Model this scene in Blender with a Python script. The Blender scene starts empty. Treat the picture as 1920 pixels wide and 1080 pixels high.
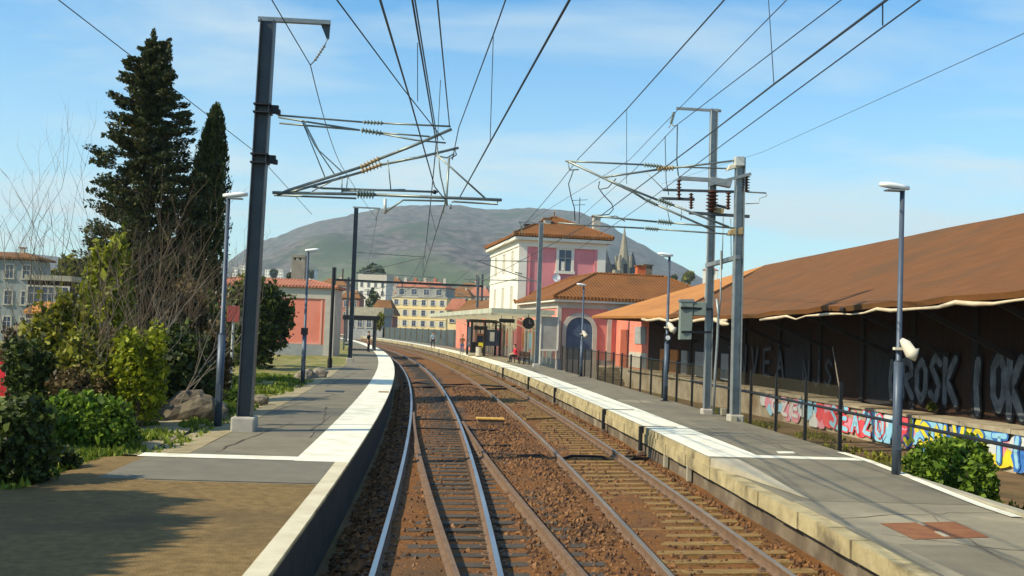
import bpy, math, random
import numpy as np
from mathutils import Vector, Matrix, noise as mnoise
R = math.radians
random.seed(7); rng = np.random.default_rng(7)
S = bpy.context.scene
COL = S.collection

# ------------------------------------------------------------------ camera
F = 2000.0; HC = 2.88; PITCH = math.atan(79/F); ROLL = R(2.1)
FW = Vector((0, math.cos(PITCH), math.sin(PITCH)))
r0 = Vector((1, 0, 0)); u0 = r0.cross(FW)
RT = r0*math.cos(ROLL) + u0*math.sin(ROLL); UP = u0*math.cos(ROLL) - r0*math.sin(ROLL)
CAM = Vector((0, 0, HC))
cd = bpy.data.cameras.new('camera'); cam = bpy.data.objects.new('camera', cd); COL.objects.link(cam)
m = Matrix((RT, UP, -FW)).transposed().to_4x4(); m.translation = CAM; cam.matrix_world = m
cd.sensor_width = 36; cd.lens = F/1920*36; cd.clip_start = 0.1; cd.clip_end = 20000
S.camera = cam
# ------------------------------------------------------------------ light
SUN_EL, SUN_BACK = R(40), R(24)
sd = Vector((-math.cos(SUN_BACK)*math.cos(SUN_EL), -math.sin(SUN_BACK)*math.cos(SUN_EL), math.sin(SUN_EL)))
sl = bpy.data.lights.new('sun', 'SUN'); sl.energy = 5.0; sl.angle = R(0.5); sl.color = (1, .88, .64)
so = bpy.data.objects.new('sun', sl); COL.objects.link(so)
so.rotation_euler = sd.to_track_quat('Z', 'Y').to_euler(); so.location = (-60, -30, 90)
W = bpy.data.worlds.new('World'); S.world = W; W.use_nodes = True
nt = W.node_tree; nt.nodes.clear()
def N(t, typ, **k):
    n = t.nodes.new(typ)
    for a, b in k.items():
        if hasattr(n, a): setattr(n, a, b)
        else: n.inputs[a.replace('_', ' ')].default_value = b
    return n
sky = N(nt, 'ShaderNodeTexSky', sky_type='NISHITA', sun_disc=False, sun_elevation=SUN_EL, sun_rotation=math.atan2(sd.x, sd.y), air_density=1.0, dust_density=.35, ozone_density=2.2)
tc = N(nt, 'ShaderNodeTexCoord'); sx = N(nt, 'ShaderNodeSeparateXYZ'); nt.links.new(tc.outputs['Generated'], sx.inputs[0])
def mth(t, op, a, b=None, clamp=False):
    n = t.nodes.new('ShaderNodeMath'); n.operation = op; n.use_clamp = clamp
    for i, v in enumerate((a, b)):
        if v is None: continue
        if isinstance(v, (int, float)): n.inputs[i].default_value = v
        else: t.links.new(v, n.inputs[i])
    return n.outputs[0]
zz = mth(nt, 'ADD', mth(nt, 'MAXIMUM', sx.outputs[2], 0.0), 0.12)
cx = mth(nt, 'DIVIDE', sx.outputs[0], zz); cy = mth(nt, 'DIVIDE', sx.outputs[1], zz)
cb = N(nt, 'ShaderNodeCombineXYZ'); nt.links.new(mth(nt, 'MULTIPLY', cx, .75), cb.inputs[0]); nt.links.new(mth(nt, 'MULTIPLY', cy, 1.25), cb.inputs[1]); cb.inputs[2].default_value = 3.3
cn = N(nt, 'ShaderNodeTexNoise', Scale=1.0, Detail=7.0, Roughness=.55, Distortion=.5); nt.links.new(cb.outputs[0], cn.inputs['Vector'])
mr = N(nt, 'ShaderNodeMapRange'); nt.links.new(cn.outputs['Fac'], mr.inputs[0]); mr.inputs[1].default_value = .46; mr.inputs[2].default_value = .74; mr.inputs[4].default_value = .75
# thin high cloud gathers towards the horizon
hz = N(nt, 'ShaderNodeMapRange'); nt.links.new(sx.outputs[2], hz.inputs[0]); hz.inputs[1].default_value = .0; hz.inputs[2].default_value = .30; hz.inputs[3].default_value = .58; hz.inputs[4].default_value = .0
cfac = mth(nt, 'ADD', mr.outputs[0], hz.outputs[0], True)
cmix = N(nt, 'ShaderNodeMix', data_type='RGBA'); nt.links.new(cfac, cmix.inputs['Factor'])
hs = N(nt, 'ShaderNodeHueSaturation', Saturation=1.3, Value=1.35); nt.links.new(sky.outputs[0], hs.inputs['Color'])
tint = N(nt, 'ShaderNodeMix', data_type='RGBA', blend_type='MULTIPLY'); tint.inputs['Factor'].default_value = 1; nt.links.new(hs.outputs[0], tint.inputs[6]); tint.inputs[7].default_value = (.72, 1.12, 1.12, 1)
nt.links.new(tint.outputs[2], cmix.inputs[6]); cmix.inputs[7].default_value = (6.0, 7.0, 7.0, 1)
bg = N(nt, 'ShaderNodeBackground', Strength=.105); nt.links.new(cmix.outputs[2], bg.inputs[0])
ow = N(nt, 'ShaderNodeOutputWorld'); nt.links.new(bg.outputs[0], ow.inputs[0])
S.view_settings.view_transform = 'Standard'; S.view_settings.look = 'None'; S.view_settings.gamma = 1; S.view_settings.exposure = 0.36
S.view_settings.use_curve_mapping = False
S.render.engine = 'CYCLES'
S.cycles.max_bounces = 7; S.cycles.transparent_max_bounces = 16; S.cycles.use_denoising = True
S.cycles.volume_bounces = 0; S.cycles.sample_clamp_indirect = 6

# ------------------------------------------------------------------ helpers
def at(x, y, Y):
    """world point that lies on the line of sight through photo pixel (x, y) at distance Y"""
    d = FW + RT*((x-960)/F) + UP*((540-y)/F); return CAM + d*(Y/d.y)
def gz(x, y, z=0.0):
    d = FW + RT*((x-960)/F) + UP*((540-y)/F); return CAM + d*((z-HC)/d.z)
def cc(y): return -.09 - .046*y - .00057*y*y
def T(y, off, z=0.0):
    """point at offset metres right of the left track's centre line"""
    s = -.046 - .00114*y; L = math.hypot(1, s)
    return Vector((cc(y) + off/L, y - s*off/L, z))
def heading(y): return math.atan(.046 + .00114*y)      # rotation about z of the track direction

class MB:
    def __init__(s): s.v = []; s.f = []; s.mi = []
    def face(s, pts, mi=0):
        b = len(s.v); s.v += [tuple(p) for p in pts]; s.f.append(tuple(range(b, b+len(pts)))); s.mi.append(mi); return s
    def box(s, x0, x1, y0, y1, z0, z1, mi=0):
        b = len(s.v)
        s.v += [(x0,y0,z0),(x1,y0,z0),(x1,y1,z0),(x0,y1,z0),(x0,y0,z1),(x1,y0,z1),(x1,y1,z1),(x0,y1,z1)]
        for q in ((0,3,2,1),(4,5,6,7),(0,1,5,4),(1,2,6,5),(2,3,7,6),(3,0,4,7)): s.f.append(tuple(b+i for i in q)); s.mi.append(mi)
        return s
    def obox(s, c, ux, uy, uz, mi=0):
        """box with centre c and three half-axis vectors"""
        b = len(s.v); c = Vector(c); ux, uy, uz = Vector(ux), Vector(uy), Vector(uz)
        for sz in (-1, 1):
            for (a, d) in ((-1,-1),(1,-1),(1,1),(-1,1)): s.v.append(tuple(c + ux*a + uy*d + uz*sz))
        for q in ((0,3,2,1),(4,5,6,7),(0,1,5,4),(1,2,6,5),(2,3,7,6),(3,0,4,7)): s.f.append(tuple(b+i for i in q)); s.mi.append(mi)
        return s
    def beam(s, a, b, w, h=None, mi=0, up=(0,0,1)):
        a, b = Vector(a), Vector(b); d = (b-a); L = d.length; d.normalize(); h = h or w
        u = d.cross(Vector(up))
        if u.length < 1e-3: u = d.cross(Vector((0,1,0)))
        u.normalize(); v = u.cross(d)
        return s.obox((a+b)/2, u*w/2, d*L/2, v*h/2, mi)
    def tube(s, pts, r, n=6, mi=0, cap=True):
        pts = [Vector(p) for p in pts]; k = len(pts); rr = r if isinstance(r, (list, tuple)) else [r]*k
        b = len(s.v); ref = None
        for i, p in enumerate(pts):
            d = (pts[min(i+1, k-1)] - pts[max(i-1, 0)]).normalized()
            if ref is None:
                ref = d.cross(Vector((0,0,1)))
                if ref.length < .05: ref = d.cross(Vector((0,1,0)))
            u = (ref - d*ref.dot(d)).normalized(); ref = u; w = d.cross(u)
            for j in range(n):
                a = 2*math.pi*j/n; s.v.append(tuple(p + (u*math.cos(a) + w*math.sin(a))*rr[i]))
        for i in range(k-1):
            for j in range(n):
                s.f.append((b+i*n+j, b+i*n+(j+1)%n, b+(i+1)*n+(j+1)%n, b+(i+1)*n+j)); s.mi.append(mi)
        if cap:
            s.f.append(tuple(b+j for j in range(n))[::-1]); s.f.append(tuple(b+(k-1)*n+j for j in range(n))); s.mi += [mi, mi]
        return s
    def ridged(s, a, b, r, n=5, mi=0):
        """ribbed insulator between two points"""
        a, b = Vector(a), Vector(b); pts = []; rr = []
        for i in range(n):
            for t, q in ((0, .45), (.3, .5), (.42, 1), (.58, 1), (.7, .5)):
                pts.append(a.lerp(b, (i+t)/n)); rr.append(r*q)
        pts.append(b); rr.append(r*.45)
        return s.tube(pts, rr, 8, mi)
    def sweep(s, path, prof, mi=None, close=True):
        """path: list of (origin, right, up); prof: list of (r, u); closed profile"""
        b = len(s.v); n = len(prof)
        for o, rt, up in path:
            for (p, q) in prof: s.v.append(tuple(o + rt*p + up*q))
        for i in range(len(path)-1):
            for j in range(n if close else n-1):
                s.f.append((b+i*n+j, b+(i+1)*n+j, b+(i+1)*n+(j+1)%n, b+i*n+(j+1)%n)); s.mi.append(mi[j] if mi else 0)
        if close:
            s.f.append(tuple(b+j for j in range(n))); s.mi.append(0)
            s.f.append(tuple(b+(len(path)-1)*n+j for j in range(n))[::-1]); s.mi.append(0)
        return s
    def prism(s, poly, z0, z1, mi=0):
        b = len(s.v); n = len(poly)
        for z in (z0, z1): s.v += [(p[0], p[1], z) for p in poly]
        s.f.append(tuple(b+i for i in range(n))[::-1]); s.f.append(tuple(b+n+i for i in range(n))); s.mi += [mi, mi]
        for i in range(n): s.f.append((b+i, b+(i+1)%n, b+n+(i+1)%n, b+n+i)); s.mi.append(mi)
        return s
    def extr(s, pts, vec, mi=0):
        """polygon pts extruded by vec"""
        b = len(s.v); n = len(pts); vec = Vector(vec)
        s.v += [tuple(p) for p in pts] + [tuple(Vector(p)+vec) for p in pts]
        s.f.append(tuple(b+i for i in range(n))); s.f.append(tuple(b+n+i for i in range(n))[::-1]); s.mi += [mi, mi]
        for i in range(n): s.f.append((b+i, b+n+i, b+n+(i+1)%n, b+(i+1)%n)); s.mi.append(mi)
        return s
    def mesh(s, name, mats):
        me = bpy.data.meshes.new(name); me.from_pydata(s.v, [], s.f)
        for mm in (mats if isinstance(mats, (list, tuple)) else [mats]): me.materials.append(mm)
        if any(s.mi): me.polygons.foreach_set('material_index', s.mi)
        me.update(); return me

def obj(name, mb, mat, parent=None, smooth=False, bevel=0, recalc=True):
    me = mb if isinstance(mb, bpy.types.Mesh) else mb.mesh(name, mat)
    if recalc and not isinstance(mb, bpy.types.Mesh):
        import bmesh
        bm = bmesh.new(); bm.from_mesh(me); bmesh.ops.recalc_face_normals(bm, faces=bm.faces); bm.to_mesh(me); bm.free()
    if smooth:
        me.polygons.foreach_set('use_smooth', [True]*len(me.polygons))
    o = bpy.data.objects.new(name, me); COL.objects.link(o)
    if parent is not None:
        o.parent = parent
        if parent.type == 'EMPTY' and not parent.get('_local'): o.location = -parent.location
    if bevel:
        b = o.modifiers.new('bevel', 'BEVEL'); b.width = bevel; b.segments = 2; b.limit_method = 'ANGLE'
    return o
def tag(o, label, cat, group=None, kind=None):
    o['label'] = label; o['category'] = cat
    if group: o['group'] = group
    if kind: o['kind'] = kind
    return o
def thing(name, label, cat, loc=(0,0,0), rz=None, group=None):
    o = bpy.data.objects.new(name, None); COL.objects.link(o); o.location = loc; o.empty_display_size = .2
    if rz is not None: o.rotation_euler = (0,0,rz); o['_local'] = 1
    return tag(o, label, cat, group)
def struct(name, mb, mat, **k):
    o = obj(name, mb, mat, **k); o['kind'] = 'structure'; return o
def copy_tree(o, parent=None):
    c = o.copy(); COL.objects.link(c)
    if parent is not None: c.parent = parent
    for ch in [x for x in bpy.data.objects if x.parent == o]: copy_tree(ch, c)
    return c

# ------------------------------------------------------------------ materials
MATS = {}
def mat(name, c1, c2=None, scale=3.0, rough=.8, metal=0.0, bump=0.0, bscale=None, detail=5.0, stretch=(1,1,1), lo=.35, hi=.65, c3=None, s3=.4, spec=.3):
    if name in MATS: return MATS[name]
    mm = bpy.data.materials.new(name); mm.use_nodes = True; t = mm.node_tree; p = t.nodes['Principled BSDF']
    p.inputs['Roughness'].default_value = rough; p.inputs['Metallic'].default_value = metal; p.inputs['Specular IOR Level'].default_value = spec
    tcd = t.nodes.new('ShaderNodeTexCoord'); mp = t.nodes.new('ShaderNodeMapping'); mp.inputs['Scale'].default_value = stretch
    t.links.new(tcd.outputs['Object'], mp.inputs[0])
    def ramp(sc, a, b, lo, hi, det=detail):
        n = N(t, 'ShaderNodeTexNoise', Scale=sc, Detail=det, Roughness=.6); t.links.new(mp.outputs[0], n.inputs['Vector'])
        r = N(t, 'ShaderNodeMapRange'); r.inputs[1].default_value = lo; r.inputs[2].default_value = hi; t.links.new(n.outputs['Fac'], r.inputs[0])
        return r.outputs[0]
    if c2:
        x = N(t, 'ShaderNodeMix', data_type='RGBA'); x.inputs[6].default_value = (*c1, 1); x.inputs[7].default_value = (*c2, 1)
        t.links.new(ramp(scale, c1, c2, lo, hi), x.inputs['Factor']); out = x.outputs[2]
        if c3:
            y = N(t, 'ShaderNodeMix', data_type='RGBA'); t.links.new(out, y.inputs[6]); y.inputs[7].default_value = (*c3, 1)
            t.links.new(ramp(s3, c1, c3, .5, .68), y.inputs['Factor']); out = y.outputs[2]
        t.links.new(out, p.inputs['Base Color'])
    else: p.inputs['Base Color'].default_value = (*c1, 1)
    if bump:
        n = N(t, 'ShaderNodeTexNoise', Scale=bscale or scale*4, Detail=4.0); t.links.new(mp.outputs[0], n.inputs['Vector'])
        b = N(t, 'ShaderNodeBump', Strength=bump, Distance=.03); t.links.new(n.outputs['Fac'], b.inputs['Height']); t.links.new(b.outputs[0], p.inputs['Normal'])
    MATS[name] = mm; return mm
def leafmat(name, dark, light, transl=.25):
    mm = bpy.data.materials.new(name); mm.use_nodes = True; t = mm.node_tree; t.nodes.clear()
    g = t.nodes.new('ShaderNodeNewGeometry'); x = N(t, 'ShaderNodeMix', data_type='RGBA')
    x.inputs[6].default_value = (*dark, 1); x.inputs[7].default_value = (*light, 1)
    pw = mth(t, 'POWER', g.outputs['Random Per Island'], 1.4); t.links.new(pw, x.inputs['Factor'])
    d = N(t, 'ShaderNodeBsdfPrincipled', Roughness=.55); d.inputs['Specular IOR Level'].default_value = .25; t.links.new(x.outputs[2], d.inputs['Base Color'])
    tr = t.nodes.new('ShaderNodeBsdfTranslucent'); t.links.new(x.outputs[2], tr.inputs[0])
    mx = N(t, 'ShaderNodeMixShader', Fac=transl); t.links.new(d.outputs[0], mx.inputs[1]); t.links.new(tr.outputs[0], mx.inputs[2])
    o = t.nodes.new('ShaderNodeOutputMaterial'); t.links.new(mx.outputs[0], o.inputs[0]); MATS[name] = mm; return mm
def tilemat(name, c1, c2, c3, ang=0.0, bump=.6):
    """terracotta tiles: courses and joints as bump, blotchy colour"""
    mm = mat(name, c1, c2, scale=1.1, rough=.85, lo=.3, hi=.7, c3=c3, s3=.3)
    t = mm.node_tree; p = t.nodes['Principled BSDF']
    tcd = t.nodes.new('ShaderNodeTexCoord'); mp = t.nodes.new('ShaderNodeMapping'); mp.inputs['Rotation'].default_value = (0,0,ang); t.links.new(tcd.outputs['Object'], mp.inputs[0])
    w1 = N(t, 'ShaderNodeTexWave', Scale=1.3, Distortion=.4); w1.bands_direction = 'X'; t.links.new(mp.outputs[0], w1.inputs[0])
    w2 = N(t, 'ShaderNodeTexWave', Scale=1.6, Distortion=.8); w2.bands_direction = 'Y'; t.links.new(mp.outputs[0], w2.inputs[0])
    ad = mth(t, 'ADD', w1.outputs['Fac'], w2.outputs['Fac'])
    n = N(t, 'ShaderNodeTexNoise', Scale=9.0, Detail=3.0); t.links.new(mp.outputs[0], n.inputs['Vector'])
    b = N(t, 'ShaderNodeBump', Strength=bump, Distance=.05); t.links.new(mth(t, 'ADD', ad, n.outputs['Fac']), b.inputs['Height']); t.links.new(b.outputs[0], p.inputs['Normal'])
    return mm
M_asph = mat('asphalt', (.165,.145,.10), (.21,.185,.13), 1.5, .9, bump=.25, bscale=60, c3=(.12,.11,.09), s3=.35)
M_asph_brown = mat('brown_gravel_asphalt', (.15,.092,.03), (.235,.155,.058), 7, .9, bump=.6, bscale=60, c3=(.11,.072,.03), s3=.5, detail=9)
M_white = mat('white_paint', (.80,.77,.62), (.66,.62,.48), 2.5, .7, lo=.45, hi=.85, c3=(.60,.56,.43), s3=1.7)
M_conc = mat('concrete', (.40,.37,.28), (.28,.25,.18), 1.6, .9, bump=.2, bscale=25)
M_conc_dark = mat('old_concrete', (.17,.13,.085), (.09,.07,.05), 1.5, .95, bump=.3, bscale=12, c3=(.26,.22,.16), s3=.9)
M_coping = mat('yellow_coping', (.46,.38,.21), (.31,.25,.13), 2.2, .9, bump=.3, bscale=14, c3=(.15,.12,.07), s3=1.3)
M_ballast = mat('ballast', (.135,.052,.011), (.205,.085,.019), 9, .95, bump=1.0, bscale=28, c3=(.10,.055,.025), s3=.5)
M_earth = mat('earth', (.20,.125,.06), (.10,.065,.03), .8, .95, bump=.4, bscale=6, c3=(.10,.11,.03), s3=.25)
M_grass = mat('grass_ground', (.15,.15,.03), (.30,.24,.10), .9, .95, bump=.6, bscale=12, c3=(.08,.12,.018), s3=.5, lo=.4, hi=.62)
M_rust = mat('rusty_steel', (.14,.085,.055), (.20,.13,.08), 6, .8, metal=.1)
M_railtop = mat('rail_head', (.42,.44,.47), (.30,.30,.31), 4, .32, metal=.9, stretch=(1,.1,1))
M_railtop2 = mat('rail_head_dull', (.34,.27,.20), (.22,.17,.12), 4, .45, metal=.5, stretch=(1,.1,1))
M_sleeper = mat('sleeper_wood', (.095,.08,.062), (.05,.042,.034), 4, .9, bump=.5, bscale=20, stretch=(1,6,6))
M_sleeper_y = mat('sleeper_wood_pale', (.30,.185,.06), (.16,.095,.034), 4, .9, bump=.5, bscale=20, stretch=(1,6,6))
M_steel = mat('painted_mast_steel', (.045,.055,.065), (.07,.08,.09), 2, .45, metal=.2)
M_galv = mat('galvanised_steel', (.22,.24,.24), (.30,.32,.32), 3, .45, metal=.5)
M_galv_l = mat('pale_galvanised_steel', (.55,.56,.52), (.42,.43,.40), 3, .5, metal=.2)
M_tube = mat('cantilever_tube', (.16,.19,.18), (.24,.26,.24), 5, .4, metal=.5)
M_wire = mat('wire_copper', (.035,.045,.055), None, rough=.5, metal=.3)
M_ins_g = mat('glass_insulator', (.13,.18,.16), (.20,.22,.17), 6, .25)
M_ins_b = mat('brown_insulator', (.055,.02,.012), (.085,.03,.018), 6, .3)
M_ins_y = mat('tan_insulator', (.36,.26,.12), (.28,.2,.1), 6, .4)
M_dark = mat('dark_metal', (.014,.015,.017), None, rough=.5)
M_black = mat('black_rubber', (.01,.01,.01), None, rough=.7)
M_lamp_post = mat('blue_grey_post', (.085,.11,.15), (.06,.08,.11), 2, .45, metal=.2)
M_lampwhite = mat('lamp_head_white', (.78,.79,.78), None, rough=.4)
M_cream = mat('cream_plastic', (.66,.60,.46), (.58,.52,.4), 4, .5)
M_wallwhite = mat('white_render', (.75,.72,.62), (.68,.64,.54), .6, .9)
M_pink = mat('pink_render', (.72,.27,.28), (.62,.22,.23), .7, .9, c3=(.66,.28,.26), s3=.2)
M_salmon = mat('salmon_render', (.74,.25,.17), (.64,.19,.125), .7, .9, c3=(.66,.25,.18), s3=.25)
M_trim = mat('stone_trim', (.50,.46,.38), (.42,.38,.31), 1.2, .9)
M_grey_wall = mat('grey_plinth', (.33,.33,.31), (.26,.26,.25), 1.5, .9)
M_glass = mat('window_glass', (.02,.035,.08), (.04,.06,.11), .8, .12, spec=.6)
M_bluedoor = mat('blue_door', (.09,.14,.20), (.065,.10,.15), 2, .5)
M_tile_brown = tilemat('brown_tiles', (.18,.08,.025), (.25,.11,.035), (.14,.068,.028), ang=-.15)
M_tile_old = tilemat('old_brown_tiles', (.13,.052,.012), (.18,.070,.016), (.115,.056,.017), ang=-.15, bump=.22)
M_tile_new = tilemat('orange_tiles', (.42,.175,.045), (.48,.205,.052), (.38,.155,.042), ang=-.15, bump=.25)
M_tile_st = tilemat('station_tiles', (.18,.07,.018), (.235,.09,.024), (.14,.06,.02), ang=-.17)
M_tile_red = tilemat('red_tiles', (.36,.135,.08), (.42,.16,.095), (.29,.105,.07))
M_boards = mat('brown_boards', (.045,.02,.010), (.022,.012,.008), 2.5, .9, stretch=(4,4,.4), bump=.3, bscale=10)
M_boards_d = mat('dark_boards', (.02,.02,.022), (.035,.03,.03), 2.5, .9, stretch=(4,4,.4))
M_stone = mat('pale_stone_blocks', (.40,.35,.25), (.26,.21,.14), 1.4, .9, bump=.4, bscale=8, c3=(.20,.13,.07), s3=.6)
M_rock = mat('grey_rock', (.30,.26,.20), (.14,.12,.09), 3, .95, bump=.6, bscale=9)
M_bark = mat('bark', (.16,.11,.07), (.09,.06,.04), 6, .95)
M_twig = mat('twig', (.17,.125,.08), (.10,.07,.045), 3, .9)
M_twig_grey = mat('grey_twig', (.24,.20,.16), (.15,.13,.10), 3, .9)
M_red = mat('red_paint', (.55,.02,.025), None, rough=.3)
L_con = leafmat('conifer_leaf', (.014,.028,.010), (.10,.10,.026), .12)
L_cyp = leafmat('cypress_leaf', (.014,.030,.008), (.095,.115,.02), .12)
L_green = leafmat('bush_leaf', (.03,.07,.006), (.24,.36,.03), .35)
L_olive = leafmat('olive_leaf', (.05,.06,.008), (.33,.32,.03), .35)
L_yel = leafmat('yellow_green_leaf', (.09,.12,.006), (.42,.44,.02), .35)
L_brown = leafmat('dry_leaf', (.05,.035,.015), (.20,.14,.05), .2)
L_dark = leafmat('dark_bush_leaf', (.015,.028,.008), (.10,.13,.02), .2)
L_grass = leafmat('grass_blade', (.08,.13,.01), (.28,.33,.04), .3)
L_stone = leafmat('ballast_stone', (.05,.022,.008), (.23,.105,.033), 0.0)
#--8<-- SETTING
# ------------------------------------------------------------------ ground, ballast, platforms
def strip(ys, offs, zf, mb=None, mi=0):
    """sheet along the track: zf(y, off) -> z"""
    mb = mb or MB(); b = len(mb.v); n = len(offs)
    for y in ys:
        for o in offs: mb.v.append(tuple(T(y, o, zf(y, o))))
    for i in range(len(ys)-1):
        for j in range(n-1):
            mb.f.append((b+i*n+j, b+i*n+j+1, b+(i+1)*n+j+1, b+(i+1)*n+j)); mb.mi.append(mi)
    return mb
def frange(a, b, s): 
    n = max(1, round((b-a)/s)); return [a+(b-a)*i/n for i in range(n+1)]
def slab(ys, o0, o1, ztop, zbot, mb=None, mi=0):
    mb = mb or MB()
    path = []
    b = len(mb.v)
    zt = ztop if callable(ztop) else (lambda y: ztop)
    for y in ys: mb.v += [tuple(T(y, o0, zbot)), tuple(T(y, o1, zbot)), tuple(T(y, o1, zt(y))), tuple(T(y, o0, zt(y)))]
    for i in range(len(ys)-1):
        for j in range(4): mb.f.append((b+4*i+j, b+4*i+(j+1)%4, b+4*i+4+(j+1)%4, b+4*i+4+j)); mb.mi.append(mi)
    mb.f.append((b+3, b+2, b+1, b)); k = b+4*(len(ys)-1); mb.f.append((k, k+1, k+2, k+3)); mb.mi += [mi, mi]
    return mb
YS = frange(-12, 240, 3)
g = MB()
for (x0, x1) in ((-7000, 7000),):
    g.face([(x0, -60, -.36), (x1, -60, -.36), (x1, 7000, -.36), (x0, 7000, -.36)])
struct('ground', g, M_earth)
struct('ballast_bed', strip(frange(-12, 240, 1.5), [-1.75, -1.3, -1.05, -.75, 0, .75, 1.3, 1.8, 2.4, 2.9, 3.6, 4.4, 5.0, 5.3],
       lambda y, o: (-.46 if o < -1.5 else -.34 if o < -1.2 else -.172) + .05*mnoise.noise(Vector((o*1.3, y*.4, 0))) + (.05 if 1.2 < o < 2.5 else 0) - (.06 if o < -1 else 0)), M_ballast)
# loose stones on top of the bed, one uncountable mass
def stones(n):
    vs = []; fs = []
    base = np.array([(1,0,0),(-1,0,0),(0,1,0),(0,-1,0),(0,0,1),(0,0,-1)], float)
    tri = [(0,2,4),(2,1,4),(1,3,4),(3,0,4),(2,0,5),(1,2,5),(3,1,5),(0,3,5)]
    for i in range(n):
        y = 8.5 + 46*rng.random()**1.7; o = -1.45 + 6.6*rng.random()
        inner = abs(o) < .72 or abs(o-3.6) < .72
        if inner and rng.random() < .72: continue
        if .5 < abs(o) < 1.0 and rng.random() < .4: continue
        if abs(abs(o)-.75) < .06 or abs(abs(o-3.6)-.75) < .06: continue
        z = (-.30 if o < -1.25 else -.18) + (.045 if 1.2 < o < 2.5 else 0) - (.06 if o < -1 else 0) + (.0 if inner else .02*rng.random())
        p = T(y, o, z); s = rng.uniform(.022, .06)*(1+.012*y)
        q = base*rng.uniform(.6, 1.25, (6, 3))*s; a = rng.random()*6.28; c, d = math.cos(a), math.sin(a)
        q = np.stack([q[:,0]*c-q[:,1]*d+.3*q[:,2], q[:,0]*d+q[:,1]*c, q[:,2]*.8], 1) + np.array(p)
        b = len(vs); vs.extend(map(tuple, q)); fs.extend((b+t[0], b+t[1], b+t[2]) for t in tri)
    m_ = MB(); m_.v = vs; m_.f = fs; m_.mi = [0]*len(fs); return m_
o = obj('ballast_stones', stones(36000), L_stone); o['kind'] = 'stuff'; tag(o, 'loose rust brown ballast stones around both tracks', 'ballast', kind='stuff')

CANT = .03
def rail(off_f, y0, y1, parent, tm, bm=None, oc=0.0, step=1.2, name='rail'):
    prof = [(-.07,-.16),(.07,-.16),(.07,-.145),(.012,-.125),(.012,-.045),(.036,-.035),(.036,-.004),(.03,0),(-.03,0),(-.036,-.004),(-.036,-.035),(-.012,-.045),(-.012,-.125),(-.07,-.145)]
    mi = [0,0,0,0,0,0,1,1,1,0,0,0,0,0]
    path = []
    for y in frange(y0, y1, step):
        h = heading(y); o_ = off_f(y)
        path.append((T(y, o_, CANT*(o_-oc) if abs(o_-oc) < 3 else 0), Vector((math.cos(h), math.sin(h), 0)), Vector((0,0,1))))
    return obj(name, MB().sweep(path, prof, mi), [bm or M_rust, tm], parent)
def dvg(y): return .0014*(38-y)**2 if y < 38 else 0.0
def sleeper_mb(y, oa, ob, oc):
    h = heading(y); rt = Vector((math.cos(h), math.sin(h), CANT)).normalized(); fw = Vector((-math.sin(h), math.cos(h), 0)); up = rt.cross(fw)
    c = T(y, (oa+ob)/2, -.16+CANT*((oa+ob)/2-oc)) - up*.07
    w = .125 + .012*math.sin(y*7.3)
    mb_ = MB().obox(c, rt*((ob-oa)/2), fw*w, up*.07)
    for rr_ in (oc-.75, oc+.75):     # base plates and screws of each rail
        c2 = T(y, rr_, -.16+CANT*(rr_-oc))
        mb_.obox(c2+up*.006, rt*.16, fw*.075, up*.008, 1)
        for s in (-.11, .11): mb_.obox(c2+rt*s+up*.03, rt*.022, fw*.03, up*.022, 1)
    return mb_
def track(label, oc, sm, toppers, turnout=False):
    t = thing('railway_track', label, 'railway track', tuple(T(12, oc, -.2)))
    for s in (-.75, .75): rail(lambda y, s=s: oc+s, -10, 235, t, toppers, oc=oc)
    if turnout:
        # rusty rails of the diverging route, planed down to the switch tips
        rail(lambda y: oc-.75+.085+dvg(y), -2, 36.5, t, M_rust, oc=oc); rail(lambda y: oc+.75-.085*0+dvg(y)+.075, -2, 33.0, t, M_rust, oc=oc)
    y = 6.0; k = 0; rest = MB()
    while y < 170:
        a, b = oc-(1.0 if turnout else 1.28), oc+1.28+(dvg(y) if turnout and y < 34 else 0)
        a += .06*math.sin(y*12.9); b += .07*math.sin(y*5.1)
        mb_ = sleeper_mb(y, a, b, oc)
        if k < 100: obj('sleeper', mb_, [sm, M_rust], t, recalc=False)
        else:
            bb = len(rest.v); rest.v += mb_.v; rest.f += [tuple(i+bb for i in f) for f in mb_.f]; rest.mi += mb_.mi
        k += 1; y += .6 + .02*math.sin(y*3)
    o = obj('sleeper', rest, [sm, M_rust], t, recalc=False); o['kind'] = 'stuff'
    return t
tl = track('left railway track with shiny rails and a rusty diverging pair beside the left platform', 0.0, M_sleeper, M_railtop, True)
trk = track('right railway track with brown rails and pale sleepers beside the right platform', 3.6, M_sleeper_y, M_railtop2)
# switch rods and their bolts on the left track
for yy in (34.6, 31.5):
    obj('switch_rod', MB().tube([T(yy, -1.0, -.09), T(yy, 1.9, -.09)], .025, 6), M_dark, tl)
t = thing('point_motor', 'yellow topped point motor box between the two tracks', 'point motor', tuple(T(33.6, 1.75, -.1)))
b0 = T(33.6, 1.75, 0); h = heading(33.6); rt = Vector((math.cos(h), math.sin(h), 0)); fw_ = Vector((-math.sin(h), math.cos(h), 0))
obj('housing', MB().obox(b0+Vector((0,0,-.06)), rt*.40, fw_*.22, Vector((0,0,.11))), M_rust, t, bevel=.02)
obj('lid', MB().obox(b0+Vector((0,0,.075)), rt*.44, fw_*.25, Vector((0,0,.024))), mat('yellow_paint', (.62,.36,.07), (.5,.27,.05), 6, .6), t, bevel=.01)
obj('foot', MB().obox(b0+rt*.3+Vector((0,0,-.16)), rt*.05, fw_*.3, Vector((0,0,.05))), M_rust, t)
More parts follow.
